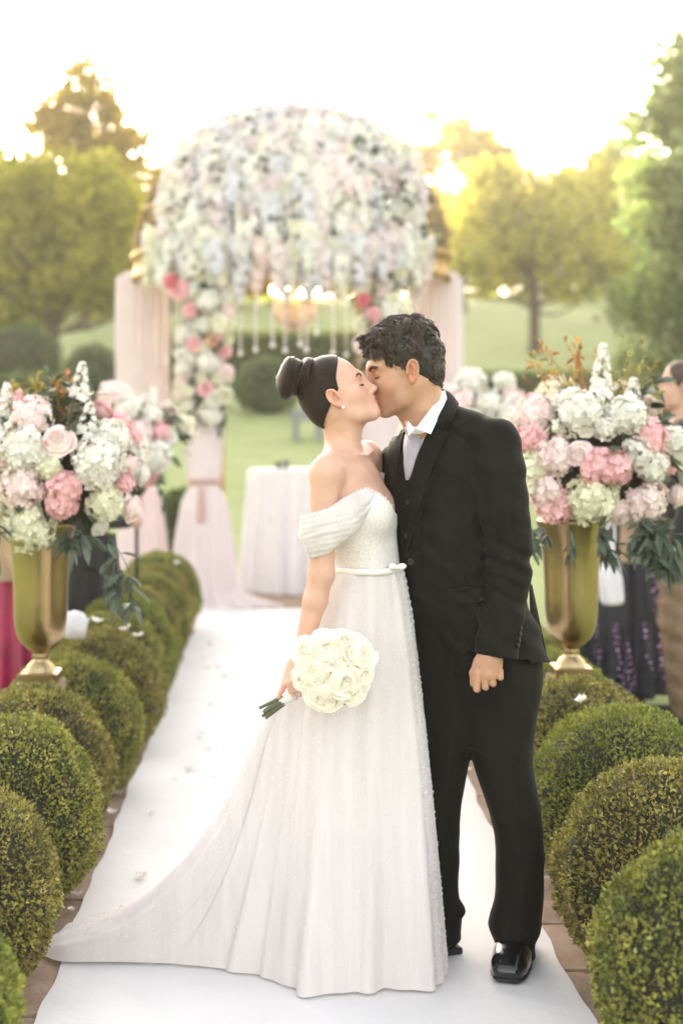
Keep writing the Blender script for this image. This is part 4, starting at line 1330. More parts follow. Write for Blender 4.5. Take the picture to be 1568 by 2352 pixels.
S.rc(W(800, 1056, 3.895), W(762, 1066, 3.83), 0.010, 0.010, 0.012)     # collar bones
S.rc(W(815, 1052, 3.92), W(842, 1040, 4.02), 0.010, 0.010, 0.012)
S.rc(W(786, 950, 3.90), W(812, 1040, 3.905), 0.012, 0.008, 0.02)       # neck cord
WR = W(694, 1496, 3.815)
S.chain([W(747, 1090, 3.795), W(741, 1200, 3.795), W(738, 1318, 3.80), W(724, 1378, 3.805), WR], [0.039, 0.036, 0.0335, 0.0315, 0.0225], 0.015)
S.chain([SHF, W(872, 1120, 4.13), W(898, 1195, 4.20), W(970, 1215, 4.27), W(1040, 1190, 4.26)], [0.036, 0.035, 0.032, 0.028, 0.022], 0.015)
S.el(W(1058, 1185, 4.255), (0.04, 0.014, 0.03), k=0.02)
for i in range(4):
    S.chain([W(1068, 1172 + i * 9, 4.255), W(1092, 1170 + i * 10, 4.245), W(1108, 1172 + i * 10, 4.235)], [0.0085, 0.008, 0.0065], 0.005)
# near hand closing on the wrapped stems
S.chain([WR, W(680, 1530, 3.80), W(670, 1548, 3.79)], [0.0225, 0.022, 0.019], 0.012)
S.el(W(678, 1538, 3.795), (0.024, 0.016, 0.030), k=0.012)
FING = [([(660, 1545), (654, 1570), (647, 1586), (639, 1601)], 3.775), ([(667, 1549), (663, 1568), (669, 1588), (679, 1604)], 3.765),
        ([(675, 1549), (673, 1564), (680, 1582), (689, 1596)], 3.760), ([(683, 1546), (684, 1558), (690, 1573), (697, 1584)], 3.762)]
for pts, Y in FING:
    S.chain([W(x, y, Y + (0.012 if i == 0 else 0)) for i, (x, y) in enumerate(pts)], [0.0088, 0.0082, 0.0075, 0.0058], 0.004)
S.chain([W(688, 1535, 3.80), W(700, 1556, 3.80), W(690, 1578, 3.80)], [0.011, 0.0095, 0.008], 0.006)
me = S.mesh('bride_body', 1)
tone(me, S.V, face_tone(HB, (0.95, 0.52, 0.50), (1.0, 0.80, 0.78)))
body_b = part('body', me, M_SKIN_F, bride)
bvh_b = bvh_of(S.V, S.Q)
for sg in (-1, 1):
    part('eyebrow', strip(bvh_b, HB, [(0.083, sg * 0.014, 0.0185), (0.079, sg * 0.028, 0.0245), (0.066, sg * 0.046, 0.0185)], [0.0022, 0.0024, 0.0008], 0.0016, 'brow'), M_BROW, bride)
    part('eyelash', strip(bvh_b, HB, [(0.080, sg * 0.018, -0.0095), (0.083, sg * 0.030, -0.0115), (0.070, sg * 0.046, -0.0085)], [0.0008, 0.0022, 0.0024], 0.0042, 'lash'), M_BROW, bride)
part('earring', MB().ball(HB.p(0.0, -0.084, -0.047), 0.0048, 12, 9).mesh('earring'), M_PEARL, bride)
for pts, Y in FING[1:3]:
    a, b = W(*pts[3], Y - 0.0045), W(*pts[2], Y - 0.004)
    d = (a - b).normalized()
    part('fingernail', MB().ball(a, (0.0052, 0.003, 0.0068), 8, 6).mesh('nail'), M_NAIL, bride)

# hair: sleek cap, wrapped band and coiled bun
def hair_clip(H, line):
    """keep hair behind a hairline given as (z, x) in the head frame"""
    z, x = np.array(sorted(line)).T
    def fn(f, X, Y, Z):
        P = np.stack(np.broadcast_arrays(X, Y, Z), -1)
        L = H.loc(P.reshape(-1, 3)).reshape(P.shape)
        lim = np.interp(L[..., 2], z, x)
        lim = lim - 0.010 * np.clip(1 - np.abs(L[..., 1]) / 0.05, 0, 1) * np.clip((L[..., 2] - 0.05) / 0.03, 0, 1) + 0.0007 * np.sin(L[..., 2] * 620) + 0.0005 * np.sin(L[..., 2] * 1377)
        return np.maximum(f, (L[..., 0] - lim) * H.sc)
    return fn
o = np.array(HB.o)
S = SDF(o - 0.14, o + 0.14, 0.0026)
def hel(c, r, k=0.02, op='u'):
    S.el(HB.p(*c), [x * HB.sc for x in r], HB.M, k, op)
hel((-0.015, 0, 0.037), (0.0985, 0.0785, 0.0885))
hel((-0.038, 0, -0.006), (0.0725, 0.0685, 0.072), 0.03)
hel((-0.05, 0, -0.045), (0.045, 0.050, 0.045), 0.03)
S.field(hair_clip(HB, [(-0.12, -0.082), (-0.069, -0.079), (-0.055, -0.066), (-0.03, -0.036), (-0.012, -0.016), (0.0, 0.004), (0.01, 0.012), (0.025, 0.015), (0.042, 0.019), (0.07, 0.036), (0.1, 0.058), (0.13, 0.070)]))
for sg in (-1, 1):
    hel((-0.010, sg * 0.085, -0.012), (0.021, 0.022, 0.034), 0.004, 's')
hair = part('hair', S.mesh('sleek_hair', 3), M_HAIR_F, bride)
m = MB()
bc = W(664, 866, 3.93)                                   # bun: coils wound round an axis running back from the crown
axis = Vector((-1, 0, 0.28)).normalized()
side = Vector((0, 1, 0)); up = axis.cross(side) * -1
rnd = random.Random(3)
ring = np.linspace(0, 2 * math.pi, 34)
for i in range(3):                                       # wrapped band between head and bun
    a0 = W(704, 868, 3.93) + axis * (0.008 * i)
    rr = 0.049 - 0.001 * i + rnd.uniform(-0.002, 0.002)
    ph = rnd.uniform(0, 6)
    P = [a0 + (side * math.cos(t) + up * math.sin(t)) * (rr + 0.0025 * math.sin(3 * t + ph)) + axis * 0.004 * math.sin(2 * t + ph) for t in ring]
    m.tube([tuple(p) for p in P], 0.0080, 8, cap=False)
band = part('hair_band', m.mesh('hair_wrap'), M_HAIR_F, hair)
o = W(664, 867, 3.93)
S = SDF(np.array(o) - 0.085, np.array(o) + 0.085, 0.0024)
Mb = np.array([axis, side, up]).T
S.el(o, (0.0330, 0.055, 0.0600), Mb, 0.01)
S.el(o + axis * -0.012, (0.026, 0.046, 0.050), Mb, 0.012)
def swirl(f, X, Y, Z):
    P = np.stack(np.broadcast_arrays(X - o.x, Y - o.y, Z - o.z), -1)
    L = P @ Mb
    r = np.hypot(L[..., 1], L[..., 2]); an = np.arctan2(L[..., 2], L[..., 1])
    g = np.sin(an * 1.0 + r * 120 + L[..., 0] * 150)
    return f + 0.0028 * g * g * g + 0.0008 * np.sin(an * 2 + r * 420 + L[..., 0] * 500)
S.field(swirl)
part('hair_bun', S.mesh('coiled_bun', 1), M_HAIR_F, hair)

# gown ---------------------------------------------------------
dress = empty('dress', (0, 0, 0)); dress.parent = bride
dress.matrix_parent_inverse = wm(bride).inverted()
def px_of(X, Y, Z):
    return VX + F * X / Y, VY + F * (CH - Z) / Y
S = SDF((0.0, 3.70, 1.05), (0.46, 4.20, 1.40), 0.0028)
S.stack([(W(0, y, YB).z, (x - VX) / F * YB, Y, a + 0.006, b + 0.006, R(65)) for y, x, Y, a, b in (
    (1335, 848, 3.95, 0.106, 0.084), (1300, 846, 3.95, 0.102, 0.080), (1240, 829, 3.95, 0.116, 0.090), (1180, 814, 3.945, 0.134, 0.098),
    (1130, 803, 3.94, 0.141, 0.093), (1085, 795, 3.94, 0.144, 0.078))], k=0.03)
for q, r in ((W(857, 1178, 3.87), 0.056), (W(869, 1174, 3.985), 0.056)):
    S.el(q, (r * 1.0, r * 1.05, r * 1.1), k=0.035)
NECK = np.array([(600, 1185), (716, 1180), (751, 1169), (788, 1146), (822, 1126), (838, 1121), (850, 1129), (866, 1131), (885, 1144), (898, 1159), (906, 1177), (990, 1190)], float)
def clip_neck(f, X, Y, Z):
    px, py = px_of(X, Y, Z)
    top = np.interp(px, NECK[:, 0], NECK[:, 1]) + 3 * np.sin(px * 0.9)
    return np.maximum(f, (top - py) / 831)
S.field(clip_neck)
bod = part('bodice', S.mesh('bodice'), M_BEAD, dress)
BODV, BODQ = S.V, S.Q
bvh_bod = bvh_of(S.V, S.Q)

S = SDF((-0.02, 3.64, 1.08), (0.36, 4.0, 1.36), 0.0026)
S.chain([W(733, 1165, 3.797), W(733, 1230, 3.797), W(738, 1290, 3.797)], [0.046, 0.049, 0.041], 0.02)
S.chain([W(738, 1225, 3.790), W(785, 1200, 3.795), W(835, 1160, 3.845)], [0.045, 0.043, 0.036], 0.03)
S.chain([W(738, 1200, 3.790), W(785, 1170, 3.80), W(840, 1138, 3.85)], [0.040, 0.036, 0.022], 0.03)
SLT = np.array([(600, 1192), (694, 1187), (716, 1179), (751, 1168), (788, 1144), (822, 1125), (838, 1120), (900, 1130)], float)
SLB = np.array([(600, 1230), (694, 1240), (709, 1278), (721, 1283), (753, 1272), (768, 1259), (788, 1244), (820, 1215), (850, 1180), (900, 1120)], float)
def clip_slv(f, X, Y, Z):
    px, py = px_of(X, Y, Z)
    cc_ = py + 0.42 * px + 0.0016 * (px - 760) ** 2 + 6 * np.sin(px * 0.045)
    fold = 0.0017 * np.sin(cc_ * 2 * math.pi / 31 + 1.3 * np.sin(cc_ * 0.09)) * (0.6 + 0.4 * np.sin(px * 0.06 + 1)) + 0.0006 * np.sin((py + 0.22 * px) * 2 * math.pi / 12)
    f = f + fold
    f = np.maximum(f, (np.interp(px, SLT[:, 0], SLT[:, 1]) + 2 * np.sin(px) - py) / 831)
    return np.maximum(f, (py - np.interp(px, SLB[:, 0], SLB[:, 1])) / 831)
S.field(clip_slv)
part('sleeve', S.mesh('off_shoulder_sleeve'), M_TULLE, dress)
SLV, SLQ = S.V, S.Q
S = SDF((0.22, 3.96, 1.18), (0.40, 4.24, 1.44), 0.003)
S.chain([W(872, 1092, 4.09), W(893, 1150, 4.13), W(908, 1215, 4.17)], [0.044, 0.050, 0.040], 0.02)
def clip_far(f, X, Y, Z):
    px, py = px_of(X, Y, Z)
    return np.maximum(f + 0.002 * np.sin(py * 0.25 + px * 0.1), (1086 - py) / 831)
S.field(clip_far)
part('sleeve', S.mesh('far_sleeve'), M_TULLE, dress)
FSV, FSQ = S.V, S.Q

# belt and bow
m = MB()
zc, ang = W(0, 1306, YB).z, np.linspace(0, 2 * math.pi, 48, endpoint=False)
rows = []
for dz, off in ((-0.0085, 0.009), (-0.0085, 0.0125), (0.0085, 0.0125), (0.0085, 0.009)):
    a, b = 0.106 + off, 0.084 + off
    u = a * np.sign(np.cos(ang)) * np.abs(np.cos(ang)) ** 0.87; v = b * np.sign(np.sin(ang)) * np.abs(np.sin(ang)) ** 0.87
    cx = (847 - VX) / F * YB
    rows.append(np.stack([cx + u * math.cos(R(65)) - v * math.sin(R(65)), 3.95 + u * math.sin(R(65)) + v * math.cos(R(65)), np.full_like(ang, zc + dz)], -1))
m.grid(np.array(rows), close_v=True, close_u=True)
belt = part('belt', m.mesh('belt'), M_SATIN, dress)
m = MB()
bw = W(912, 1303, 3.86)
for sg in (-1, 1):
    m.ball(bw + Vector((0.013 * sg, -0.003, 0.003)), (0.012, 0.005, 0.0085), 12, 8)
m.ball(bw, (0.006, 0.006, 0.007), 8, 6)
part('bow', m.mesh('bow'), M_SATIN, belt)

# skirt and train
AX = Vector(((846 - VX) / F * YB, 3.95, 0))
hem_px = [(1012, 2238), (1008, 2270), (935, 2280), (850, 2284), (760, 2290), (690, 2286), (640, 2258), (560, 2242), (460, 2224), (370, 2217), (250, 2214), (145, 2213),
          (98, 2197), (112, 2168), (165, 2135), (250, 2116), (360, 2100), (520, 2085), (680, 2078), (830, 2082), (940, 2110), (1000, 2170)]
hem = np.array([[(x - VX) / F * (CH * F / (y - VY)), CH * F / (y - VY)] for x, y in hem_px])
hc = np.vstack([hem[-2:], hem, hem[:3]])
NT, NS = 300, 64
nd = np.column_stack([np.arange(len(hc)) - 2.0, hc])
tt = np.linspace(0, len(hem), NT, endpoint=False)
H2 = smooth_interp(tt, nd)
rel = H2 - np.array([AX.x, AX.y])
th = np.arctan2(rel[:, 1], rel[:, 0]); rh = np.linalg.norm(rel, axis=1)
s_ = np.linspace(0, 1, NS)
t1k = np.array([0, .165, .31, .5, .635, .76, .845, .905, .945, .975, 1.0]); r1k = np.array([0, .113, .188, .307, .38, .5, .62, .74, .87, .965, 1.0])
al = np.concatenate([[0], np.cumsum(np.hypot(np.diff(t1k) * 1.1, np.diff(r1k) * 0.85))]); al /= al[-1]
t1, r1 = np.interp(s_, al, t1k), np.interp(s_, al, r1k)
t0, r0 = s_ ** 0.95, (s_ ** 0.95) ** 0.62
arc = np.concatenate([[0], np.cumsum(np.linalg.norm(np.diff(np.vstack([H2, H2[:1]]), axis=0), axis=1))]); per = arc[-1]; arc = arc[:-1] / per
rng = np.random.default_rng(5)
P = np.zeros((NS, NT, 3))
nf = 23
for i in range(NT):
    q = np.clip((rh[i] - 0.24) / 0.55, 0, 1); q = q * q * (3 - 2 * q)
    c65, s65 = math.cos(R(65)), math.sin(R(65))
    cu, cv = math.cos(th[i]) * c65 + math.sin(th[i]) * s65, -math.cos(th[i]) * s65 + math.sin(th[i]) * c65
    rw = 1 / math.sqrt((cu / 0.110) ** 2 + (cv / 0.090) ** 2)
    rr = rw + (rh[i] - rw) * (r0 * (1 - q) + r1 * q)
    zz = 1.118 * (1 - (t0 * (1 - q) + t1 * q))
    ph = arc[i] * 2 * math.pi
    fold = (1 - 0.5 * q) * 0.55 * np.sin(nf * ph + 1.3 * np.sin(2 * ph + 2.0 * s_)) + (1 - 0.75 * q) * 0.32 * np.sin((nf * 1.7 // 1) * ph + 2.1 + 1.5 * np.sin(3 * ph)) + 0.35 * math.sin(7 * ph + 0.6)
    amp = (0.003 + 0.020 * s_ ** 1.35) * (1 - 0.35 * q)
    rr = rr + amp * fold
    zz = np.maximum(zz, 0.006) + q * 0.016 * np.sin(s_ * math.pi) ** 2 * (s_ > 0.5) * np.sin(nf * ph * 0.7)
    zz = np.maximum(zz, 0.005)
    hemcurl = np.clip((s_ - 0.965) / 0.035, 0, 1)
    zz = np.maximum(zz + 0.012 * np.clip((s_ - 0.9) / 0.07, 0, 1) * (0.6 + 0.4 * np.sin(nf * ph * 1.4)) * (1 - hemcurl), 0.0045)
    P[:, i, 0] = AX.x + np.cos(th[i]) * rr
    P[:, i, 1] = AX.y + np.sin(th[i]) * rr
    P[:, i, 2] = zz
SKP = P
skirt = part('skirt', MB().grid(P[::-1], close_v=True).mesh('skirt'), M_TULLE, dress)

# pearls sewn over the tulle
rng = np.random.default_rng(9)
idx = np.arange(NS * NT).reshape(NS, NT)
SQ = np.stack([idx[:-1], idx[1:], np.roll(idx, -1, 1)[1:], np.roll(idx, -1, 1)[:-1]], -1).reshape(-1, 4)
p1, _ = scatter(SKP.reshape(-1, 3), SQ, 3400, rng)
p2, _ = scatter(SKP[:34].reshape(-1, 3), SQ[:33 * NT], 1800, rng)
ed = np.where((np.abs(th) < 0.75))[0]                       # denser rows where the front panel turns away
cols_ = rng.choice(ed, 2600); rws = rng.integers(1, NS - 3, 2600)
p3 = SKP[rws, cols_] + rng.normal(0, 0.003, (2600, 3)) * [0.3, 1, 1]
p2 = np.vstack([p2, p3])
V, Fc = beads(np.vstack([p1, p2]), rng.uniform(0.0016, 0.0029, 7800))
tag(part('pearls', np_mesh('skirt_pearls', V, Fc), M_PEARL, dress), kind='stuff')
p1, _ = scatter(BODV, BODQ, 3600, rng)
p2, _ = scatter(SLV, SLQ, 900, rng)
p3, _ = scatter(FSV, FSQ, 900, rng)
V, Fc = beads(np.vstack([p1, p2, p3]), rng.uniform(0.0011, 0.0022, 5400))
tag(part('pearls', np_mesh('bodice_pearls', V, Fc), M_PEARL, dress), kind='stuff')

# ---------------------------------------------------------------- groom
YG = 4.0
groom = empty('person', W(1110, 2200, 4.0), 0, 'man in black three-piece suit and silver tie kissing the bride', 'person')
groom.location.z = 0
HG = Head(W(849, 853, 3.965), R(180 + 4), R(-13), 1.03)
S = SDF((0.16, 3.70, 0.72), (0.74, 4.20, 1.83), 0.0025)
head_prims(S, HG, False)
S.chain([HG.p(-0.028, 0, -0.05), W(972, 950, 3.985), W(992, 1010, 3.99)], [0.064, 0.0600, 0.062], 0.03)
S.stack([(W(0, y, YG).z, (x - VX) / F * YG, YG, a, b, R(-41)) for y, x, a, b in ((1500, 1080, .14, .09), (1300, 1035, .13, .09), (1100, 1015, .155, .10), (1010, 1010, .12, .07))], k=0.03)
S.rc(W(1130, 1020, 3.87), W(1172, 1270, 3.86), 0.045, 0.036)
S.chain([W(1172, 1270, 3.86), W(1130, 1475, 3.80)], [0.036, 0.028])
# left hand, loosely closed
YH = 3.79
S.chain([W(1130, 1475, 3.80), W(1124, 1512, YH), W(1120, 1540, YH)], [0.029, 0.032, 0.030], 0.012)
S.el(W(1119, 1528, YH), (0.036, 0.017, 0.032), k=0.012)
for x0, x1, yk, yb, r in ((1096, 1094, 1546, 1582, .0096), (1112.5, 1113, 1548, 1577, .0096), (1128.5, 1130, 1545, 1569, .0093), (1144.5, 1147, 1536, 1555, .0086)):
    S.chain([W(x0 + 2, yk - 8, YH - 0.006), W(x0, yk, YH - 0.012), W(x1, yb, YH - 0.008), W(x1 + 2, yb + 2, YH + 0.016), W(x1 + 3, yb - 14, YH + 0.026)], [r, r * 1.05, r * .95, r * .9, r * .8], 0.0022)
S.chain([W(1098, 1520, YH + 0.005), W(1087, 1546, YH + 0.004), W(1085, 1571, YH + 0.006)], [.013, .0105, .0075], 0.008)
me = S.mesh('groom_body', 1)
tone(me, S.V, face_tone(HG, (0.95, 0.66, 0.66), (1.0, 0.90, 0.88), (0.82, 0.80, 0.80)))
part('body', me, M_SKIN_M, groom)
bvh_g = bvh_of(S.V, S.Q)
for sg in (-1, 1):
    part('eyebrow', strip(bvh_g, HG, [(0.086, sg * 0.012, 0.0165), (0.082, sg * 0.028, 0.0215), (0.066, sg * 0.048, 0.0175)], [0.0034, 0.0036, 0.0016], 0.0026, 'brow'), M_BROW, groom)
    part('eyelash', strip(bvh_g, HG, [(0.080, sg * 0.018, -0.0085), (0.083, sg * 0.030, -0.0105), (0.070, sg * 0.046, -0.0075)], [0.0007, 0.0014, 0.0013], 0.003, 'lash'), M_BROW, groom)
m = MB()
rc_ = W(1130, 1564, YH - 0.010)
ringp = [rc_ + Vector((math.cos(t) * 0.0112, math.sin(t) * 0.0112, 0.0005 * math.cos(t))) for t in np.linspace(0, 2 * math.pi, 20)]
m.tube([tuple(p) for p in ringp], 0.0013, 6, cap=False)
part('ring', m.mesh('ring'), M_GOLDRING, groom)
# hair
o = np.array(HG.o)
S = SDF(o - 0.15, o + 0.15, 0.003)
def hel(c, r, k=0.02, op='u'):
    S.el(HG.p(*c), [x * HG.sc for x in r], HG.M, k, op)
hel((-0.016, 0, 0.042), (0.100, 0.080, 0.090))
hel((-0.040, 0, -0.002), (0.073, 0.072, 0.074), 0.03)
hel((-0.060, 0, -0.035), (0.040, 0.050, 0.040), 0.03)
S.field(hair_clip(HG, [(-0.13, -0.100), (-0.077, -0.092), (-0.0615, -0.068), (-0.045, -0.045), (-0.015, -0.022), (0.002, -0.012), (0.006, 0.020), (0.02, 0.032), (0.049, 0.045), (0.078, 0.078), (0.13, 0.09)]))
for sg in (-1, 1):
    hel((-0.010, sg * 0.088, -0.022), (0.023, 0.022, 0.036), 0.004, 's')
hg = part('hair', S.mesh('short_hair', 3), M_HAIR_M, groom)
P0, N0 = scatter(S.V, S.Q, 1500, np.random.default_rng(4))
hc_ = np.array(HG.p(-0.02, 0, 0.02))
keep = []
for p in P0:                                             # only the outer face of the hair cap grows locks
    hit = bvh_g.find_nearest(Vector(p))
    keep.append((Vector(p) - hit[0]).dot(hit[1]) > 0.0015 or np.linalg.norm(p - hc_) > 0.088)
P0, N0 = P0[keep], N0[keep]
m = MB(); rr_ = random.Random(8)
Ml = np.asarray(HG.M)
TT = np.linspace(0, 1, 7)
def lock(p, n, d, ln, am, ph, lift, k, rad, spread):
    """a lock of hair: k thin strands following one wavy guide"""
    w = np.cross(n, d)
    for j in range(k):
        ow, on = rr_.gauss(0, spread), rr_.gauss(0, spread * 0.6)
        l2, p2 = ln * rr_.uniform(.8, 1.12), ph + rr_.uniform(-.35, .35)
        pts = [p - n * 0.004 + d * l2 * t + w * (ow * (1 - .5 * t) + am * math.sin(p2 + 5.2 * t) - am * math.sin(p2)) + n * (on + lift * math.sin(t * 2.7) + am * .55 * math.cos(p2 + 5.2 * t)) for t in TT]
        m.tube(pts, np.array([.9, 1, 1, .95, .8, .55, .15]) * rad, 4, cap=False)
for p, n in zip(P0, N0):
    L = HG.loc(p[None])[0]
    if np.dot(p - np.array(HG.p(-0.02, 0, 0.02)), n) < 0:
        n = -n
    if L[2] < -0.045 and L[0] > -0.05: continue
    topness = float(np.clip((L[2] - 0.015) / 0.07, 0, 1))
    front = float(np.clip((L[0] - 0.0) / 0.05, 0, 1))
    d = Ml @ np.array([0.45 + 0.6 * front, 0.25 * np.sign(L[1]), 0.0]) * topness + Ml @ np.array([-0.30, 0, -1.0]) * (1 - topness)
    d = d + (0.3 + 0.35 * topness) * np.array([math.sin(L[0] * 90 + L[2] * 60), math.sin(L[1] * 80 + 1), math.sin(L[2] * 70 + L[0] * 50 + 2)])
    d -= n * np.dot(d, n); d /= np.linalg.norm(d) + 1e-9
    lock(p, n, d, 0.020 + 0.030 * topness, 0.002 + 0.0042 * topness, L[0] * 140 + L[2] * 90 + rr_.uniform(0, 1.6), 0.001 + 0.007 * topness, 6, 0.0015, 0.0028 + 0.0012 * topness)
# fringe falling forward over the brow
for i in range(34):
    yy = rr_.uniform(-0.05, 0.045)
    p = np.array(HG.p(0.055 + rr_.uniform(-0.015, 0.01) - abs(yy) * 0.2, yy, 0.088 + rr_.uniform(-0.012, 0.022)))
    d = Ml @ np.array([0.95, rr_.uniform(-.3, .3), rr_.uniform(-0.45, 0.3)]); d /= np.linalg.norm(d)
    n = Ml @ np.array([-0.2, 0, 1.0]); n -= d * np.dot(n, d); n /= np.linalg.norm(n)
    lock(p, n, d, rr_.uniform(0.034, 0.056), 0.0055, rr_.uniform(0, 6.28), 0.008, 9, 0.0014, 0.0032)
tag(part('hair_curls', m.mesh('curls'), M_HAIR_M, hg), kind='stuff')

# suit ---------------------------------------------------------
S = SDF((0.20, 3.62, 0.74), (0.82, 4.30, 1.62), 0.0032)
def zt(y): return W(0, y, YG).z
def xg(x): return (x - VX) / F * YG
S.stack([(zt(y), xg(x), Y, a, b, R(-41)) for y, x, Y, a, b in (
    (1572, 1118, 4.0, .190, .138), (1500, 1108, 4.0, .186, .135), (1400, 1070, 4.0, .186, .142), (1300, 1034, 4.0, .180, .142), (1230, 1026, 4.0, .178, .138),
    (1150, 1026, 4.0, .178, .132), (1080, 1020, 4.0, .180, .125), (1030, 1018, 4.0, .165, .105), (985, 1014, 4.0, .11, .075))], k=0.03)
NSH, FSH = W(1139, 1016, 3.86), W(921, 1066, 4.10)
S.rc(W(1010, 965, 4.01), NSH, 0.055, 0.058, 0.03)
S.rc(W(1000, 985, 4.03), FSH, 0.050, 0.050, 0.03)
def sleeve_prims(k):
    S.chain([NSH, W(1145, 1075, 3.845), W(1158, 1175, 3.835), W(1168, 1255, 3.835), W(1168, 1320, 3.83), W(1153, 1410, 3.815), W(1141, 1480, 3.805), W(1137, 1512, 3.80)],
            [0.066, 0.069, 0.0665, 0.0610, 0.0575, 0.0575, 0.0575, 0.058], k)
sleeve_prims(0.012)
S.chain([FSH, W(915, 1150, 4.16), W(925, 1300, 4.20), W(960, 1400, 4.12)], [0.062, 0.062, 0.055, 0.05], 0.02)
CUFF = np.array([(1060, 1495), (1090, 1500), (1150, 1512), (1186, 1515)], float)
HEM = np.array([(900, 1405), (935, 1408), (950, 1430), (965, 1475), (980, 1508), (996, 1530), (1016, 1546), (1036, 1553), (1090, 1553), (1140, 1545), (1186, 1528), (1236, 1522), (1300, 1520)], float)
def jacket_clip(f, X, Y, Z):
    px, py = px_of(X, Y, Z)
    px, py = np.broadcast_arrays(px, py)
    near = Y < 3.875
    lim = np.where(near & (px > 1050) & (px < 1215) & (py > 1380), np.interp(px, CUFF[:, 0], CUFF[:, 1]), np.interp(px, HEM[:, 0], HEM[:, 1]))
    wr = 0.0030 * np.sin(py * 0.055 + px * 0.031) * np.sin(px * 0.041 + 1.0) + 0.0016 * np.sin(py * 0.11 - px * 0.07 + 2)
    el_ = np.exp(-((py - 1300) / 70) ** 2) * np.exp(-((px - 1160) / 60) ** 2)
    wr = wr + 0.004 * el_ * np.sin((py - 0.5 * px) * 0.16)
    return np.maximum(f + wr, (py - lim) / 815)
S.field(jacket_clip)
jacket = part('jacket', S.mesh('jacket', 2), M_WOOL, groom)
bvh_j = bvh_of(S.V, S.Q)
def P_(mesh_name, left, right, nu, nv, off, material, name, parent):
    return part(name, panel(bvh_j, left, right, nu, nv, off, name=mesh_name), material, parent)
# shirt front, tie, vest, lapels lie over each other
P_('shirt_front', [(930, 985), (928, 1040), (933, 1110)], [(1000, 985), (985, 1040), (945, 1110)], 8, 14, 0.004, M_SHIRT, 'shirt', groom)
vest = P_('vest', [(905, 1040), (905, 1120), (912, 1200), (922, 1300)], [(931, 1040), (939, 1098), (962, 1180), (965, 1300)], 8, 16, 0.007, M_WOOL2, 'vest', groom)
P_('vest2', [(934, 1108), (938, 1106), (940, 1110)], [(990, 1010), (985, 1060), (975, 1140)], 6, 12, 0.0068, M_WOOL2, 'vest_front', vest)
# tie: knot and blade
m = MB()
kn, _ = on_surface(bvh_j, 953, 1003, 0.014)
tie_c = [(953, 1000), (950, 1030), (946, 1065), (941, 1102)]
tie_w = [17, 18, 15, 3]
tc, tw = spline(tie_c, 16), np.interp(np.linspace(0, 1, 16), np.linspace(0, 1, 4), tie_w)
rows = []
for j in range(16):
    row = []
    for t in (-1, -0.75, 0, 0.75, 1):
        p, n = on_surface(bvh_j, tc[j][0] + t * tw[j], tc[j][1], 0)
        row.append(p + n * (0.010 + 0.006 * (1 - t * t)))
    rows.append(row)
m.grid(np.array(rows))
tie = part('tie', m.mesh('tie_blade'), M_TIE, groom)
kc = np.array(kn)
S2 = SDF(kc - 0.06, kc + 0.06, 0.0018)
S2.chain([kc + np.array([-0.010, 0.004, 0.014]), kc + np.array([0.012, -0.004, 0.016])], [0.010, 0.010], 0.008)
S2.chain([kc + np.array([0.0, -0.001, 0.006]), kc + np.array([-0.001, -0.003, -0.014])], [0.016, 0.010], 0.012)
part('tie_knot', S2.mesh('tie_knot'), M_TIE, tie)
# shirt collar: a stand round the neck with turned-down leaves
m = MB()
a = np.linspace(0, 2 * math.pi, 40)
cb, cf = np.array(W(1018, 905, 4.03)), np.array(W(950, 985, 3.90))       # back top, front low
cc = (cb + cf) / 2; ax1 = (cb - cf) / 2
ax2 = np.cross(ax1, [0.0, 0.0, 1.0]); ax2 = ax2 / np.linalg.norm(ax2) * 0.058
upv = np.cross(ax2, ax1); upv = upv / np.linalg.norm(upv)
if upv[2] < 0: upv = -upv
rows = []
for h, g in ((-0.018, 0.98), (-0.010, 1.0), (0.002, 1.0), (0.005, 0.975), (0.0, 0.95), (-0.02, 0.95)):
    rows.append([cc + (ax1 * math.cos(t) + ax2 * math.sin(t)) * g + upv * h for t in a])
m.grid(np.array(rows))
collar = part('shirt_collar', m.mesh('collar_stand'), M_SHIRT, groom)
def leaf(name, quad, Ys, parent, material, th=0.004):
    """flat cloth leaf through four spots at given depths"""
    c = [W(x, y, Y) for (x, y), Y in zip(quad, Ys)]
    n = (c[1] - c[0]).cross(c[3] - c[0]).normalized()
    m = MB(); g = np.zeros((6, 6, 3)); g2 = np.zeros((6, 6, 3))
    for i in range(6):
        for j in range(6):
            u, v = i / 5, j / 5
            p = c[0] * (1 - u) * (1 - v) + c[1] * u * (1 - v) + c[2] * u * v + c[3] * (1 - u) * v
            b = n * 0.004 * math.sin(u * math.pi) * math.sin(v * math.pi)
            if n.y > 0: b = -b
            g[i, j] = p + b; g2[i, j] = p + b + Vector((0, th, 0))
    m.grid(g); m.grid(g2)
    rim = [(i, 0) for i in range(6)] + [(5, j) for j in range(1, 6)] + [(i, 5) for i in range(4, -1, -1)] + [(0, j) for j in range(4, 0, -1)]
    m.grid(np.array([[g[i, j] for i, j in rim], [g2[i, j] for i, j in rim]]), close_v=True)
    return part(name, m.mesh(name), material, parent)
leaf('collar_leaf', [(1021, 895), (955, 984), (989, 997), (1026, 915)], [3.965, 3.862, 3.852, 3.95], collar, M_SHIRT)
leaf('collar_leaf', [(936, 966), (952, 985), (938, 1001), (934, 985)], [3.885, 3.866, 3.866, 3.88], collar, M_SHIRT)
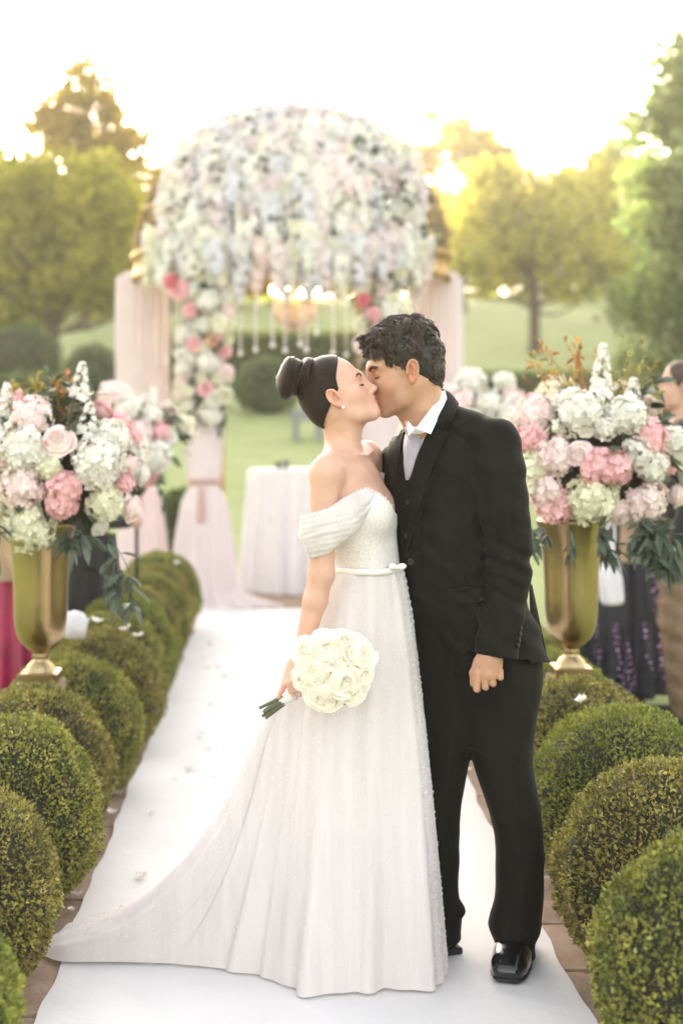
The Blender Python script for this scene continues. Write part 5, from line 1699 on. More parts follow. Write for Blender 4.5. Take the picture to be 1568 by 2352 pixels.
# jacket collar and lapels
def cloth_strip(name, inner, outer, parent, material, bulge=0.006, th=0.006):
    """a thick curved cloth strip between two edge lines given as photo spots with depth"""
    I = spline([tuple(W(*p)) for p in inner], 16); O = spline([tuple(W(*p)) for p in outer], 16)
    rows, rows2 = [], []
    for t in np.linspace(0, 1, 7):
        mid = I * (1 - t) + O * t
        up = np.array([0.15, -0.75, 0.65]) * (bulge * math.sin(t * math.pi))
        rows.append(mid + up); rows2.append(mid + up + np.array([0.0, th, -th * 0.6]))
    m = MB(); m.grid(np.array(rows)); m.grid(np.array(rows2))
    m.grid(np.array([rows[0], rows2[0]])); m.grid(np.array([rows[-1], rows2[-1]]))
    return part(name, m.mesh(name), material, parent)
def dep(px, py):
    return on_surface(bvh_j, px, py, 0.006)[0].y
cloth_strip('collar_fall', [(1012, 893, 4.09), (1023, 898, 4.00), (1010, 938, 3.925), (997, 975, 3.885), (989, 999, dep(989, 999))],
            [(1030, 912, 4.10), (1053, 925, 3.99), (1045, 946, dep(1045, 950)), (1037, 963, dep(1037, 965)), (1022, 989, dep(1022, 989))], jacket, M_WOOL)
P_('lapel_near', [(994, 986), (988, 1002), (970, 1041), (953, 1100), (948, 1160), (942, 1272)], [(1019, 990), (1030, 999), (1016, 1036), (994, 1092), (976, 1149), (944, 1274)], 8, 26, 0.020, M_WOOL, 'lapel', jacket)
P_('lapel_far', [(908, 1000), (898, 1040), (903, 1120), (912, 1200), (930, 1270)], [(934, 982), (924, 1040), (915, 1110), (920, 1200), (934, 1272)], 7, 20, 0.011, M_WOOL, 'lapel', jacket)
P_('flap', [(1032, 1356), (1037, 1391)], [(1115, 1342), (1116, 1381)], 12, 6, 0.010, M_WOOL, 'pocket_flap', jacket)
P_('breast_pocket', [(1010, 1108), (1012, 1120)], [(1058, 1098), (1060, 1110)], 8, 4, 0.003, M_WOOL, 'breast_pocket', jacket)
def button(px, py, r, parent, off=0.010):
    p, n = on_surface(bvh_j, px, py, off)
    m = MB()
    q = n.to_track_quat('Z', 'Y').to_matrix()
    m.lathe([(0.0001, 0.0015), (r * 0.6, 0.0012), (r * 0.8, 0.0028), (r, 0.0018), (r, -0.002), (0.0001, -0.002)], n=14)
    v, f = m.arrays()
    v = v @ np.asarray(q).T + np.asarray(p)
    part('button', np_mesh('button', v, f), M_BUTTON, parent)
button(946, 1289, 0.0098, jacket, 0.006)
button(942, 1153, 0.0065, vest, 0.0095)
button(938, 1232, 0.0065, vest, 0.0095)
for i in range(4):
    button(1194 - i * 2, 1443 + i * 13, 0.0055, jacket, 0.003)
# back vent flap hanging behind the arm
leaf('vent_flap', [(1214, 1335), (1222, 1520), (1255, 1503), (1222, 1345)], [3.97, 3.99, 4.03, 4.0], jacket, M_WOOL, 0.006)

# trousers
S = SDF((0.24, 3.66, 0.02), (0.82, 4.34, 1.02), 0.0036)
NEAR = [(1470, 1150, 4.0, 72, .095), (1560, 1158, 3.99, 72, .100), (1650, 1158, 3.985, 70, .098), (1750, 1157, 3.98, 68, .092), (1850, 1178, 3.985, 61, .082),
        (1920, 1188, 3.99, 55, .076), (2000, 1190, 3.995, 55, .074), (2060, 1189, 4.0, 56, .074), (2110, 1185, 4.0, 58, .078), (2130, 1183, 4.0, 58, .080), (2172, 1184, 3.995, 46, .085), (2186, 1185, 3.995, 43, .085)]
FAR = [(1400, 1022, 4.02, 88, .095), (1470, 1026, 4.02, 84, .095), (1560, 1024, 4.03, 76, .10), (1650, 1021, 4.04, 64, .098), (1740, 1022, 4.05, 52, .09), (1850, 1009, 4.06, 50, .08), (1950, 1008, 4.07, 49, .075),
       (2020, 1008, 4.075, 46, .074), (2060, 1012, 4.08, 44, .076), (2086, 1022, 4.08, 44, .078), (2100, 1017, 4.08, 40, .078), (2150, 1014, 4.08, 40, .078)]
def legs(nodes, sg):
    def rip(u, v, Z):
        a = np.clip((0.55 - Z) / 0.5, 0, 1)
        return 0.0030 * a * np.sin(Z * 61 + u * 55 * sg + 2 * np.sin(Z * 17)) * np.sin(Z * 9 + u * 12 + sg) + 0.004 * np.sin(Z * 11 + u * 26 * sg + v * 15) - 0.003 * np.exp(-(u / 0.012) ** 2) * (v < 0)
    S.stack([(W(0, y, Y).z, (x - VX) / F * Y, Y, hw / F * Y, b, 0.0) for y, x, Y, hw, b in nodes], k=0.02, p=2.2, ripple=rip)
legs(NEAR, 1); legs(FAR, -1)
S.stack([(W(0, y, 4.0).z, (x - VX) / F * 4.0, 4.0, a, b, R(-41)) for y, x, a, b in ((1690, 1098, .085, .055), (1620, 1098, .135, .092), (1560, 1100, .160, .112), (1460, 1098, .165, .118))], k=0.06)
part('trousers', S.mesh('trousers', 2), M_WOOL, groom)

# shoes
def shoe(toe, heel, name_seed):
    root = empty('shoe'); root.parent = groom
    root.matrix_parent_inverse = wm(groom).inverted()
    t, h = Vector(toe), Vector(heel)
    ax = (t - h); Ls = ax.length; ax.normalize()
    M = Matrix((ax, Vector((0, 0, 1)).cross(ax), Vector((0, 0, 1)))).transposed()
    def q(x, y, z): return h + M @ Vector((x, y, z))
    lo = np.min([np.array(t), np.array(h)], 0) - [0.1, 0.1, 0.02]; hi = np.max([np.array(t), np.array(h)], 0) + [0.1, 0.1, 0.16]
    def upper_prims(S):
        S.box(q(Ls - 0.052, 0, 0.028), (0.056, 0.038, 0.022), M, 0.020, 0.02)
        S.box(q(Ls - 0.100, 0, 0.034), (0.070, 0.043, 0.030), M, 0.026, 0.04)
        S.el(q(Ls * 0.46, 0, 0.048), (0.090, 0.041, 0.046), M, 0.05)
        S.el(q(Ls * 0.30, 0, 0.062), (0.070, 0.038, 0.048), M, 0.04)
        S.el(q(0.055, 0, 0.055), (0.058, 0.037, 0.050), M, 0.04)
        S.rc(q(0.075, 0, 0.08), q(0.085, 0, 0.12), 0.036, 0.036, 0.03)
    S = SDF(lo, hi, 0.0024)
    upper_prims(S)
    S.rc(q(Ls - 0.035, -0.030, 0.047), q(Ls - 0.035, 0.030, 0.047), 0.0022, 0.0022, 0.004)
    for sg in (-1, 1):
        S.rc(q(Ls - 0.035, sg * 0.030, 0.047), q(Ls - 0.13, sg * 0.036, 0.062), 0.0022, 0.0022, 0.004)
    S.field(lambda f, X, Y, Z: np.maximum(f, 0.014 - Z))
    part('shoe_upper', S.mesh('shoe_upper'), M_SHOE, root)
    S = SDF(lo, hi, 0.0026)
    upper_prims(S)
    S.field(lambda f, X, Y, Z: np.maximum(np.maximum(f - 0.004, Z - 0.016), 0.001 - Z))
    S.box(q(0.042, 0, 0.010), (0.042, 0.037, 0.0095), M, 0.004, 0.004)
    part('shoe_sole', S.mesh('shoe_sole'), M_SOLE, root)
    m = MB()
    for i in range(4):
        c0, c1 = q(Ls - 0.135 - i * 0.014, -0.018, 0.078 + i * 0.006), q(Ls - 0.135 - i * 0.014, 0.018, 0.078 + i * 0.006)
        m.tube(spline([tuple(c0), tuple((c0 + c1) / 2 + Vector((0, 0, 0.007))), tuple(c1)], 8), 0.0014, 6)
    bwp = q(Ls - 0.155, 0, 0.108)
    for sg in (-1, 1):
        m.tube(spline([tuple(bwp), tuple(bwp + M @ Vector((0.012, 0.03 * sg, 0.004))), tuple(bwp + M @ Vector((0.024, 0.05 * sg, -0.018)))], 8), 0.0012, 6)
    part('lace', m.mesh('laces'), M_SOLE, root)
def fl(x, y):
    Y = CH * F / (y - VY)
    return ((x - VX) / F * Y, Y, 0.0)
shoe(fl(1163, 2262), fl(1196, 2168), 1)
hx = fl(1052, 2188)
shoe((hx[0] - 0.27, hx[1] - 0.07, 0), (hx[0] + 0.0, hx[1] + 0.02, 0), 2)
# ================================================================ urns, arrangements, bouquet
M_URN = mat('polished_brass', (0.40, 0.305, 0.165), rough=0.28, metal=1.0, var=0.10, scale=5, bump=0.06, bscale=14, bdist=0.01)
URN = [(0.0, 0.63), (0.10, 0.625), (0.127, 0.612), (0.133, 0.604), (0.131, 0.594), (0.120, 0.55), (0.110, 0.48), (0.1045, 0.40), (0.1025, 0.32), (0.1015, 0.26), (0.098, 0.215), (0.090, 0.178), (0.074, 0.148), (0.050, 0.126), (0.032, 0.114), (0.027, 0.105), (0.034, 0.098),
       (0.027, 0.091), (0.034, 0.078), (0.052, 0.062), (0.056, 0.046), (0.060, 0.040)]
def urn(X, Y, z, label, group):
    t = empty('urn', (X, Y, z), 0, label, 'urn', group)
    m = MB().lathe(URN, (0, 0, 0), 40)
    link('bowl', m.mesh('urn_bowl'), M_URN, t)
    m = MB(); m.box((0, 0, 0.021), (0.142, 0.142, 0.040))
    bm = bmesh.new(); me = m.mesh('urn_foot', False); bm.from_mesh(me)
    bmesh.ops.bevel(bm, geom=bm.edges[:], offset=0.004, segments=2, affect='EDGES'); bm.to_mesh(me); bm.free()
    link('foot', me, M_URN, t)
    return t
def plinth(X, Y, h, label):
    t = empty('plinth', (X, Y, -0.038), 0, label, 'plinth')
    link('block', MB().box((0, 0, (h + 0.038) / 2), (0.17, 0.15, h + 0.038)).mesh('plinth', False), M_STONE, t)
UL, UR = W(94, 1565, 5.44), W(1311, 1553, 5.50)
urn(UL.x, UL.y, UL.z, 'polished brass urn on the left hedge nearest the camera', 'brass flower urns')
urn(UR.x, UR.y, UR.z, 'polished brass urn right of the groom nearest the camera', 'brass flower urns')
plinth(UL.x, UL.y, UL.z, 'stone plinth hidden in the hedge under the near left urn')
plinth(UR.x, UR.y, UR.z, 'stone plinth hidden in the hedge under the near right urn')
BL, BR = Vector((-0.86, 8.55, 0.56)), Vector((1.12, 8.55, 0.56))
def stand(c, label):
    t = empty('flower_stand', (c.x, c.y, -0.038), 0, label, 'flower stand')
    link('base', MB().lathe([(.16, 0), (.16, .012), (.02, .02), (.001, .02)], (0, 0, 0), 20).mesh('stand_base'), M_IRON, t)
    link('pole', MB().tube([(0, 0, .015), (0, 0, c.z + .52)], .012, 8).mesh('stand_pole'), M_IRON, t)
    link('bowl', MB().lathe([(.085, c.z + .66), (.08, c.z + .62), (.05, c.z + .55), (.02, c.z + .52), (.001, c.z + .52)], (0, 0, 0), 20).mesh('stand_bowl'), M_IRON, t)
M_IRON = mat('dark_green_iron', (0.018, 0.022, 0.014), rough=0.6)
stand(BL, 'thin dark iron stand under the far left flowers')
stand(BR, 'thin dark iron stand behind the groom under the far right flowers')

def sprig(base, tip, matl, parent, rng, n, ls, name='sprig'):
    """thin curved stem with small leaves"""
    base, tip = np.array(base), np.array(tip)
    mid = (base + tip) / 2 + rng.normal(0, 0.02, 3)
    C = spline([base, mid, tip], 12)
    m = MB().tube(C, np.linspace(0.0022, 0.0008, 12), 4, cap=False)
    t = rng.random(n) * 0.75 + 0.25
    i = np.clip((t * 11).astype(int), 0, 10)
    P = C[i]; D = (tip - base) / np.linalg.norm(tip - base) * 0.7 + rng.normal(0, .7, (n, 3))
    v, f = leafy(P, D, rng.uniform(.6, 1.2, n) * ls, rng, 0.34)
    m.add(v, f)
    part(name, m.mesh(name, False), matl, parent)

def arrangement(center, Rr, blooms, stocks, label, group, seed, Yf, sprays, trail, back=22, leaves=150):
    """a round mass of blooms: the measured ones on the near side, more round the back"""
    rng = np.random.default_rng(seed); rnd = random.Random(seed)
    c = Vector(center)
    t = empty('flower_arrangement', c - Vector((0, 0, Rr * 0.9)), 0, label, 'flowers', group)
    # leafy heart
    d = sphere_pts(leaves, rng)
    P = np.array(c) + d * np.array([Rr, Rr * 0.9, Rr * 0.85]) * rng.uniform(.45, .92, (leaves, 1))
    part('leaves', np_mesh('arr_leaves', *leafy(P, d * 1.0 + rng.normal(0, .4, (leaves, 3)), rng.uniform(.06, .11, leaves), rng, .5), smooth=False), M_LEAF, t)
    part('dark_heart', MB().ball(tuple(c - Vector((0, 0, Rr * .2))), (Rr * .62, Rr * .6, Rr * .6), 16, 12).mesh('dark_heart'), M_BCORE, t)  # dark core ball filling the middle of the blooms
    for px, py, r, col, kind in blooms:
        X0 = W(px, py, c.y)
        dx, dz = (X0.x - c.x) / Rr, (X0.z - c.z) / (Rr * 0.95)
        dep = math.sqrt(max(0.05, 1 - min(0.95, (dx * dx + dz * dz) * 0.8)))
        Y = c.y - Rr * 0.85 * dep
        p = W(px, py, Y)
        ax = Vector((dx * 0.8, -dep, dz * 0.8 + 0.25)).normalized()
        rr = r / F * Y * 1.07
        p = p - ax * rr * 0.15
        me = {'h': HYD, 'r': ROSE}[kind][rnd.randrange(4)]
        bloom({'h': 'hydrangea', 'r': 'rose'}[kind], me, FM[col + '_r' if kind == 'r' and col in ('blush', 'pink') else col], t, p, ax, rr * (1.0 if kind == 'h' else 1.0), rnd.uniform(0, 6))
    for i in range(back):
        a = rnd.uniform(0.1, math.pi - 0.1); e = rnd.uniform(-.3, 1.1)
        dd = Vector((math.cos(a) * math.cos(e), math.sin(a) * math.cos(e), math.sin(e)))
        p = c + Vector((dd.x * Rr, dd.y * Rr * .85, dd.z * Rr * .85))
        if i % 2: bloom('hydrangea', HYD[i % 4], FM[rnd.choice(['white', 'blush', 'cream', 'pink'])], t, p, dd, rnd.uniform(.06, .085))
        else: bloom('rose', ROSE[i % 4], FM[rnd.choice(['white', 'blush', 'pink'])], t, p, dd, rnd.uniform(.045, .065))
    for px, y0, y1, w, dy in stocks:
        a, b = W(px - 4, y1, c.y + dy), W(px + 3, y0, c.y + dy)
        L = (b - a).length
        bloom('stock_flower', STOCK[rnd.randrange(2)], FM['white'], t, a, b - a, (w / F * c.y / 0.26, w / F * c.y / 0.26, L))
        part('stem', MB().tube([tuple(a - (b - a) * 1.2), tuple(a), tuple(b)], 0.003, 5).mesh('stock_stem'), M_STEM, t)
    for x0, x1, y0, y1, n, ls, matl, nl, nm in sprays:
        for i in range(n):
            tip = W(rnd.uniform(x0, x1), rnd.uniform(y0, y1), c.y + rnd.uniform(-.08, .12))
            b0 = c + (tip - c) * 0.35
            sprig(b0, tip, matl, t, rng, nl, ls, nm)
    for x0, y0, x1, y1, n, ls in trail:
        for i in range(n):
            a = W(x0 + rnd.uniform(-12, 12), y0, c.y - Rr * 0.75); b = W(x1 + rnd.uniform(-22, 22), y1 + rnd.uniform(-50, 20), c.y - Rr * .85)
            sprig(a, b, M_EUC, t, rng, 11, ls, 'eucalyptus_sprig')
    return t
cL = Vector((W(135, 1075, 5.44).x, 5.44, W(135, 1065, 5.44).z))
arrangement(cL, 0.31, [(69, 954, 46, 'blush', 'h'), (50, 1021, 58, 'white', 'h'), (134, 1013, 36, 'blush', 'r'), (112, 1022, 18, 'pink', 'r'), (227, 1063, 58, 'white', 'h'), (262, 1000, 40, 'white', 'h'), (272, 985, 26, 'cream', 'r'),
     (46, 1113, 50, 'blush', 'h'), (150, 1118, 38, 'pink', 'h'), (140, 1160, 36, 'pink', 'h'), (63, 1208, 60, 'lime', 'h'), (248, 1155, 42, 'lime', 'h'), (231, 1214, 20, 'white', 'r'),
     (306, 1172, 30, 'blush', 'r'), (290, 1108, 22, 'pink', 'h'), (113, 1068, 30, 'lime', 'h'), (4, 1054, 16, 'pink', 'r'), (-20, 1150, 50, 'cream', 'h'), (-30, 1010, 46, 'white', 'h'), (300, 1065, 20, 'blush', 'h')],
    [(187, 832, 915, 24, -.05), (204, 925, 1002, 26, -.18), (14, 880, 960, 24, 0)], 'large flower arrangement in the near left urn, white and pink hydrangeas', 'flower arrangements in urns', 61, 5.1,
    [(10, 130, 840, 900, 9, .05, M_YELLOW, 12, 'sprig'), (110, 180, 845, 900, 5, .05, M_ORANGE, 9, 'sprig'), (60, 240, 850, 930, 9, .075, M_LEAF, 10, 'leaf_sprig'), (200, 240, 850, 900, 3, .04, M_YELLOW, 8, 'sprig')],
    [(255, 1225, 290, 1400, 4, .085), (-10, 1215, 0, 1260, 3, .07), (165, 1230, 170, 1275, 3, .08)])
cR = Vector((W(1375, 1050, 5.5).x, 5.5, W(1375, 1045, 5.5).z))
arrangement(cR, 0.325, [(1326, 940, 56, 'white', 'h'), (1223, 947, 44, 'blush', 'h'), (1437, 950, 46, 'white', 'h'), (1343, 987, 18, 'white', 'r'), (1387, 980, 28, 'white', 'h'), (1216, 1001, 34, 'pink', 'h'), (1275, 1043, 42, 'blush', 'h'),
     (1331, 1043, 28, 'blush', 'r'), (1372, 1066, 40, 'pink', 'h'), (1412, 1074, 38, 'pink', 'h'), (1495, 1000, 40, 'pink', 'h'), (1470, 1040, 36, 'white', 'h'), (1500, 1068, 38, 'white', 'h'), (1551, 1010, 34, 'white', 'h'), (1560, 1050, 24, 'cream', 'r'),
     (1227, 1072, 34, 'lime', 'h'), (1250, 1130, 40, 'blush', 'h'), (1272, 1160, 42, 'pink', 'h'), (1359, 1150, 54, 'lime', 'h'), (1486, 1156, 50, 'blush', 'h'), (1425, 1180, 28, 'blush', 'r'), (1558, 1138, 28, 'blush', 'r'), (1185, 960, 30, 'white', 'h'), (1230, 1110, 30, 'cream', 'h'), (1590, 1090, 40, 'white', 'h')],
    [(1382, 790, 906, 27, -.05), (1452, 868, 945, 26, -.1), (1440, 900, 960, 20, -.2)], 'large flower arrangement in the near right urn, white and pink hydrangeas', 'flower arrangements in urns', 62, 5.2,
    [(1190, 1370, 765, 870, 17, .042, M_ORANGE, 10, 'sprig'), (1420, 1508, 760, 870, 10, .04, M_YELLOW, 14, 'sprig'), (1210, 1360, 790, 880, 8, .045, M_YELLOW, 10, 'sprig'), (1420, 1560, 850, 930, 5, .08, M_EUC, 9, 'leaf_sprig'), (1500, 1570, 880, 940, 4, .05, M_YELLOW, 9, 'sprig')],
    [(1480, 1190, 1540, 1300, 9, .085), (1380, 1200, 1405, 1300, 3, .075), (1225, 1200, 1222, 1300, 4, .06), (1300, 1205, 1290, 1290, 1, .05), (1440, 1200, 1460, 1300, 3, .075)])
cb = Vector((W(318, 1010, 8.55).x, 8.55, W(318, 1012, 8.55).z))
arrangement(cb, 0.30, [(260, 903, 38, 'blush', 'h'), (323, 991, 31, 'blush', 'h'), (361, 1050, 36, 'white', 'h'), (340, 1096, 24, 'pink', 'r'), (372, 990, 20, 'pink', 'h'), (302, 1034, 20, 'pink', 'r'), (294, 937, 30, 'white', 'h'), (300, 1100, 26, 'blush', 'h'),
     (350, 950, 22, 'white', 'h'), (392, 1000, 16, 'white', 'r'), (275, 985, 26, 'cream', 'h')], [(331, 905, 960, 24, -.1), (352, 890, 940, 18, -.05)], 'smaller looking flower arrangement on the far left urn near the drape', 'flower arrangements in urns', 63, 8.2,
    [(280, 400, 890, 960, 7, .06, M_LEAF, 9, 'leaf_sprig')], [(350, 1110, 380, 1150, 2, .06)], back=14, leaves=110)
cb2 = Vector((W(1105, 960, 8.55).x, 8.55, W(1105, 985, 8.55).z))
arrangement(cb2, 0.33, [(1080, 872, 34, 'white', 'h'), (1160, 872, 26, 'white', 'h'), (1050, 925, 34, 'blush', 'h'), (1120, 925, 30, 'white', 'h'), (1165, 945, 30, 'white', 'h'), (1085, 960, 28, 'cream', 'h'), (1150, 1000, 34, 'white', 'h'), (1180, 910, 24, 'blush', 'h'),  # first two white blooms stand in for sunlit chair covers
     (1040, 980, 34, 'white', 'h'), (940, 985, 36, 'white', 'h'), (1100, 1020, 30, 'pink', 'h'), (1020, 900, 26, 'blush', 'r')], [(1110, 880, 935, 22, -.1), (1135, 890, 940, 18, -.12)], 'white and blush flower arrangement on the far right urn behind the groom', 'flower arrangements in urns', 64, 8.2,
    [(1060, 1190, 870, 930, 9, .05, M_LEAF, 9, 'leaf_sprig')], [], back=14, leaves=110)

# bride's bouquet
bc = W(764, 1536, 3.715)
bq = empty('bouquet', W(650, 1608, 3.76), 0, 'round bouquet of ivory garden roses held by the bride', 'bouquet')
BR_ = [(718, 1533, 44), (792, 1562, 45), (750, 1487, 40), (740, 1598, 42), (828, 1497, 40), (700, 1492, 34), (812, 1590, 34), (790, 1470, 30), (786, 1514, 30), (835, 1548, 30), (690, 1560, 26), (768, 1610, 26)]
ROSE2 = [rose_mesh(40 + i, 1.25, 1.7, ((.09, 3, .60), (.20, 3, .65), (.34, 4, .66), (.50, 5, .60), (.68, 5, .50), (.86, 6, .36), (1.02, 6, .18)), 0.90) for i in range(4)]
for me in ROSE2: me.materials.append(FM['ivory'])
rnd = random.Random(5)
RB = 0.118
for i, (px, py, r) in enumerate(BR_):
    px, py, r = 764 + (px - 764) * .92, 1536 + (py - 1536) * .92, r * .93
    X0 = W(px, py, bc.y)
    dx, dz = (X0.x - bc.x) / RB, (X0.z - bc.z) / RB
    dep = math.sqrt(max(0.06, 1 - min(.94, dx * dx + dz * dz)))
    Y = bc.y - 0.062 * dep
    ax = Vector((dx * .75, -dep - .15, dz * .75 + .1)).normalized()
    bloom('rose', ROSE2[i % 4], FM['ivory'], bq, W(px, py, Y), ax, r / F * Y * 0.98, rnd.uniform(0, 6))
for i in range(9):
    a = rnd.uniform(0, 6.28); dd = Vector((math.cos(a) * .8, 0.75, math.sin(a) * .8)).normalized()
    bloom('rose', ROSE2[i % 4], FM['ivory'], bq, bc + dd * 0.062, dd, 0.044, rnd.uniform(0, 6))
rng = np.random.default_rng(12)
P = np.array(bc) + sphere_pts(40, rng) * [.07, .035, .07]
part('foam_ball', MB().ball(tuple(bc), (.085, .045, .085), 16, 12).mesh('bq_core'), FM['ivory'], bq)  # core coloured ivory so the gaps between roses stay light
part('leaves', np_mesh('bq_leaves', *leafy(P, sphere_pts(40, rng), .045, rng, .55), smooth=False), M_STEM, bq)
part('leaf', np_mesh('bq_leaf', *leafy(np.array([W(800, 1520, 3.66), W(806, 1508, 3.66), W(798, 1530, 3.665)]), np.array([[1, -.4, .3], [.6, -.5, -.6], [.8, -.5, .7]]), .03, rng, .6), smooth=False), mat('lime_leaf', (0.16, 0.19, 0.02), transl=.3), bq)
h0, h1 = W(645, 1610, 3.792), W(715, 1570, 3.765)
part('ribbon_wrap', MB().tube(spline([tuple(h0), tuple((h0 + h1) / 2 + Vector((0, 0, -.002))), tuple(h1)], 10), np.linspace(.0135, .018, 10), 14).mesh('wrap'), M_SATIN, bq)
M_CUT = mat('rose_stem_green', (0.055, 0.068, 0.030), rough=0.5, col2=(0.12, 0.13, 0.06), scale=60, island=0.25)
for i, (ox, oy) in enumerate(((-10, -8), (-6, -2), (-2, 4), (2, 9), (6, 13), (-4, -10), (4, 2))):
    a = W(652 + ox * .3, 1606 + oy * .8, 3.790 + (i % 3 - 1) * .008); b = W(604 + ox * .9 + (i % 2) * 6, 1634 + oy * .9 + (i % 3) * 4, 3.792 + (i % 3 - 1) * .012)
    part('stem', MB().tube(spline([tuple(a), tuple((a + b) / 2), tuple(b)], 6), .0044, 7).mesh('cut_stem'), M_CUT, bq)
# ================================================================ guests behind the hedges
M_GSKIN = mat('guest_skin', (0.52, 0.31, 0.22), rough=0.5, var=0.06, sss=0.1)
M_BLACKCL = mat('black_cloth', (0.010, 0.010, 0.011), rough=0.8, var=0.2, sheen=0.1)
M_TANCL = mat('tan_corduroy', (0.19, 0.125, 0.075), rough=0.85, var=0.15, scale=20, bump=0.4, bscale=60)
M_BEIGE = mat('beige_jacket_cloth', (0.42, 0.29, 0.19), rough=0.85, var=0.1)
M_MAGENTA = mat('magenta_satin', (0.30, 0.004, 0.055), rough=0.4, var=0.2, scale=10, sheen=0.2)
M_NAVY = mat('navy_sequin_cloth', (0.008, 0.010, 0.022), rough=0.5, var=0.3)
M_SEQ = mat('pink_blue_sequin', (0.42, 0.25, 0.42), rough=0.12, metal=0.6, island=0.6, var=0.3)
M_BLOND = mat('blond_hair', (0.36, 0.24, 0.10), rough=0.5, var=0.3, bump=0.4, bscale=60)
M_BROWNH = mat('brown_hair', (0.06, 0.032, 0.018), rough=0.5, var=0.3, bump=0.4, bscale=60)
def guest(X, Y, h, yaw, label, top, bottom, hair, skirt=0.0, long_hair=False, arms='down', flare=0.0):
    t = empty('person', (X, Y, 0), 0, label, 'person', 'wedding guests')
    s = h / 1.75
    Mz = Matrix.Rotation(yaw, 3, 'Z')
    def q(x, y, z): return np.array(Vector((X, Y, 0)) + Mz @ (Vector((x, y, z)) * s))
    lo, hi = np.array([X - .42, Y - .42, -0.02]), np.array([X + .42, Y + .42, h + .06])
    H = Head(q(0.10, 0, 1.645), yaw, 0, 0.98 * s)
    def limbs(S, g, legs=True):
        if legs:
            for sg in (-1, 1):
                S.chain([q(0, .08 * sg, .88), q(.02, .09 * sg, .50), q(-.01, .09 * sg, .09)], [.075 * s + g, .06 * s + g, .042 * s + g], .03)
    def arm_pts(sg):
        if arms == 'front': return [q(0, .19 * sg, 1.40), q(.02, .23 * sg, 1.12), q(.22, .10 * sg, 1.10)]
        return [q(0, .19 * sg, 1.40), q(-.02, .25 * sg, 1.12), q(.06, .25 * sg, .86)]
    S = SDF(lo, hi, 0.010)
    head_prims(S, H, hair is M_BLOND)
    S.chain([H.p(-.02, 0, -.05), q(0, 0, 1.44)], [.055 * s, .06 * s], .02)
    S.stack([(z * s, X, Y, a * s, b * s, yaw + math.pi / 2) for z, a, b in ((.86, .12, .085), (1.05, .11, .085), (1.3, .145, .10), (1.45, .10, .07))], k=.03)
    limbs(S, 0)
    for sg in (-1, 1):
        a = arm_pts(sg)
        S.chain(a, [.045 * s, .038 * s, .026 * s], .02)
        d = (a[2] - a[1]) / np.linalg.norm(a[2] - a[1])
        S.rc(a[2], a[2] + d * .08 * s, .030 * s, .026 * s, .01)
        for k in range(4):
            f0 = a[2] + d * .07 * s + np.array([0, 0, (k - 1.5) * .016 * s]); S.rc(f0, f0 + d * .075 * s, .009, .007, .004)
    me = S.mesh('guest_body', 1)
    tone(me, S.V, face_tone(H, (.9, .6, .6), (1, .9, .88)))
    part('body', me, M_GSKIN, t)
    S = SDF(lo, hi, .010)
    S.stack([(z * s, X, Y, a * s, b * s, yaw + math.pi / 2) for z, a, b in ((.80, .175, .135), (1.05, .155, .12), (1.3, .18, .13), (1.44, .13, .09))], k=.03)
    for sg in (-1, 1):
        a = arm_pts(sg); S.chain(a, [.062 * s, .052 * s, .042 * s], .02)
        S.rc(q(0, 0, 1.42), a[0], .06 * s, .06 * s, .03)
    part('top', S.mesh('guest_top', 1), top, t)
    if skirt:
        th = np.linspace(0, 2 * math.pi, 90, endpoint=False); rows = []
        for z, r in ((.08, .20 + flare), (.3, .19 + flare * .8), (.6, .18 + flare * .4), (.85, .185), (1.02, .165)):
            rr = r * s * (1 + (.09 if z < .8 else .02) * np.sin(15 * th + np.sin(2 * th)))
            rows.append(np.stack([X + rr * np.cos(th), Y + rr * .85 * np.sin(th), np.full_like(th, z * s)], -1))
        bt = part('skirt', MB().grid(np.array(rows)[::-1], close_v=True).mesh('skirt'), bottom, t)
        if bottom is M_NAVY:
            rg = np.random.default_rng(4); pts = []
            for k in range(26):
                a0, z0 = rg.uniform(-math.pi, 0), rg.uniform(.15, .9)
                for j in range(9):
                    a_, z_ = a0 + j * .03 * rg.uniform(.3, 1), z0 - j * .035
                    if z_ > .1: pts.append([X + (.205 + flare * .9) * s * math.cos(a_), Y + (.18 + flare * .8) * s * math.sin(a_), z_ * s])
            V, Fc = beads(np.array(pts), rg.uniform(.007, .012, len(pts)))
            tag(part('sequins', np_mesh('sequins', V, Fc, smooth=False), M_SEQ, bt), kind='stuff')
    else:
        S = SDF(lo, hi, .010)
        limbs(S, .028)
        S.stack([(z * s, X, Y, a * s, b * s, yaw + math.pi / 2) for z, a, b in ((.80, .165, .125), (1.0, .155, .12))], k=.03)
        S.field(lambda f, A, B, C: np.maximum(f + .004 * np.sin(C * 60 + A * 30), .05 - C))
        part('trousers', S.mesh('trousers', 1), bottom, t)
    for sg in (-1, 1):
        f0 = q(-.04, .10 * sg, .035); f1 = q(.15, .11 * sg, .03)
        S = SDF(np.minimum(f0, f1) - .08, np.maximum(f0, f1) + .08, .008)
        S.rc(f0, f1, .036, .032); S.field(lambda f, A, B, C: np.maximum(f, .004 - C))
        part('shoe', S.mesh('shoe', 1), M_SOLE, t)
    S = SDF(np.array(H.o) - .2, np.array(H.o) + [.2, .2, .16], .008)
    for c, r in (((-.016, 0, .04), (.1, .08, .09)), ((-.04, 0, -.002), (.074, .073, .075))):
        S.el(H.p(*c), [x * H.sc for x in r], H.M, .02)
    if long_hair:
        S.el(H.p(-.05, 0, -.07), [.06, .085, .13], H.M, .03)
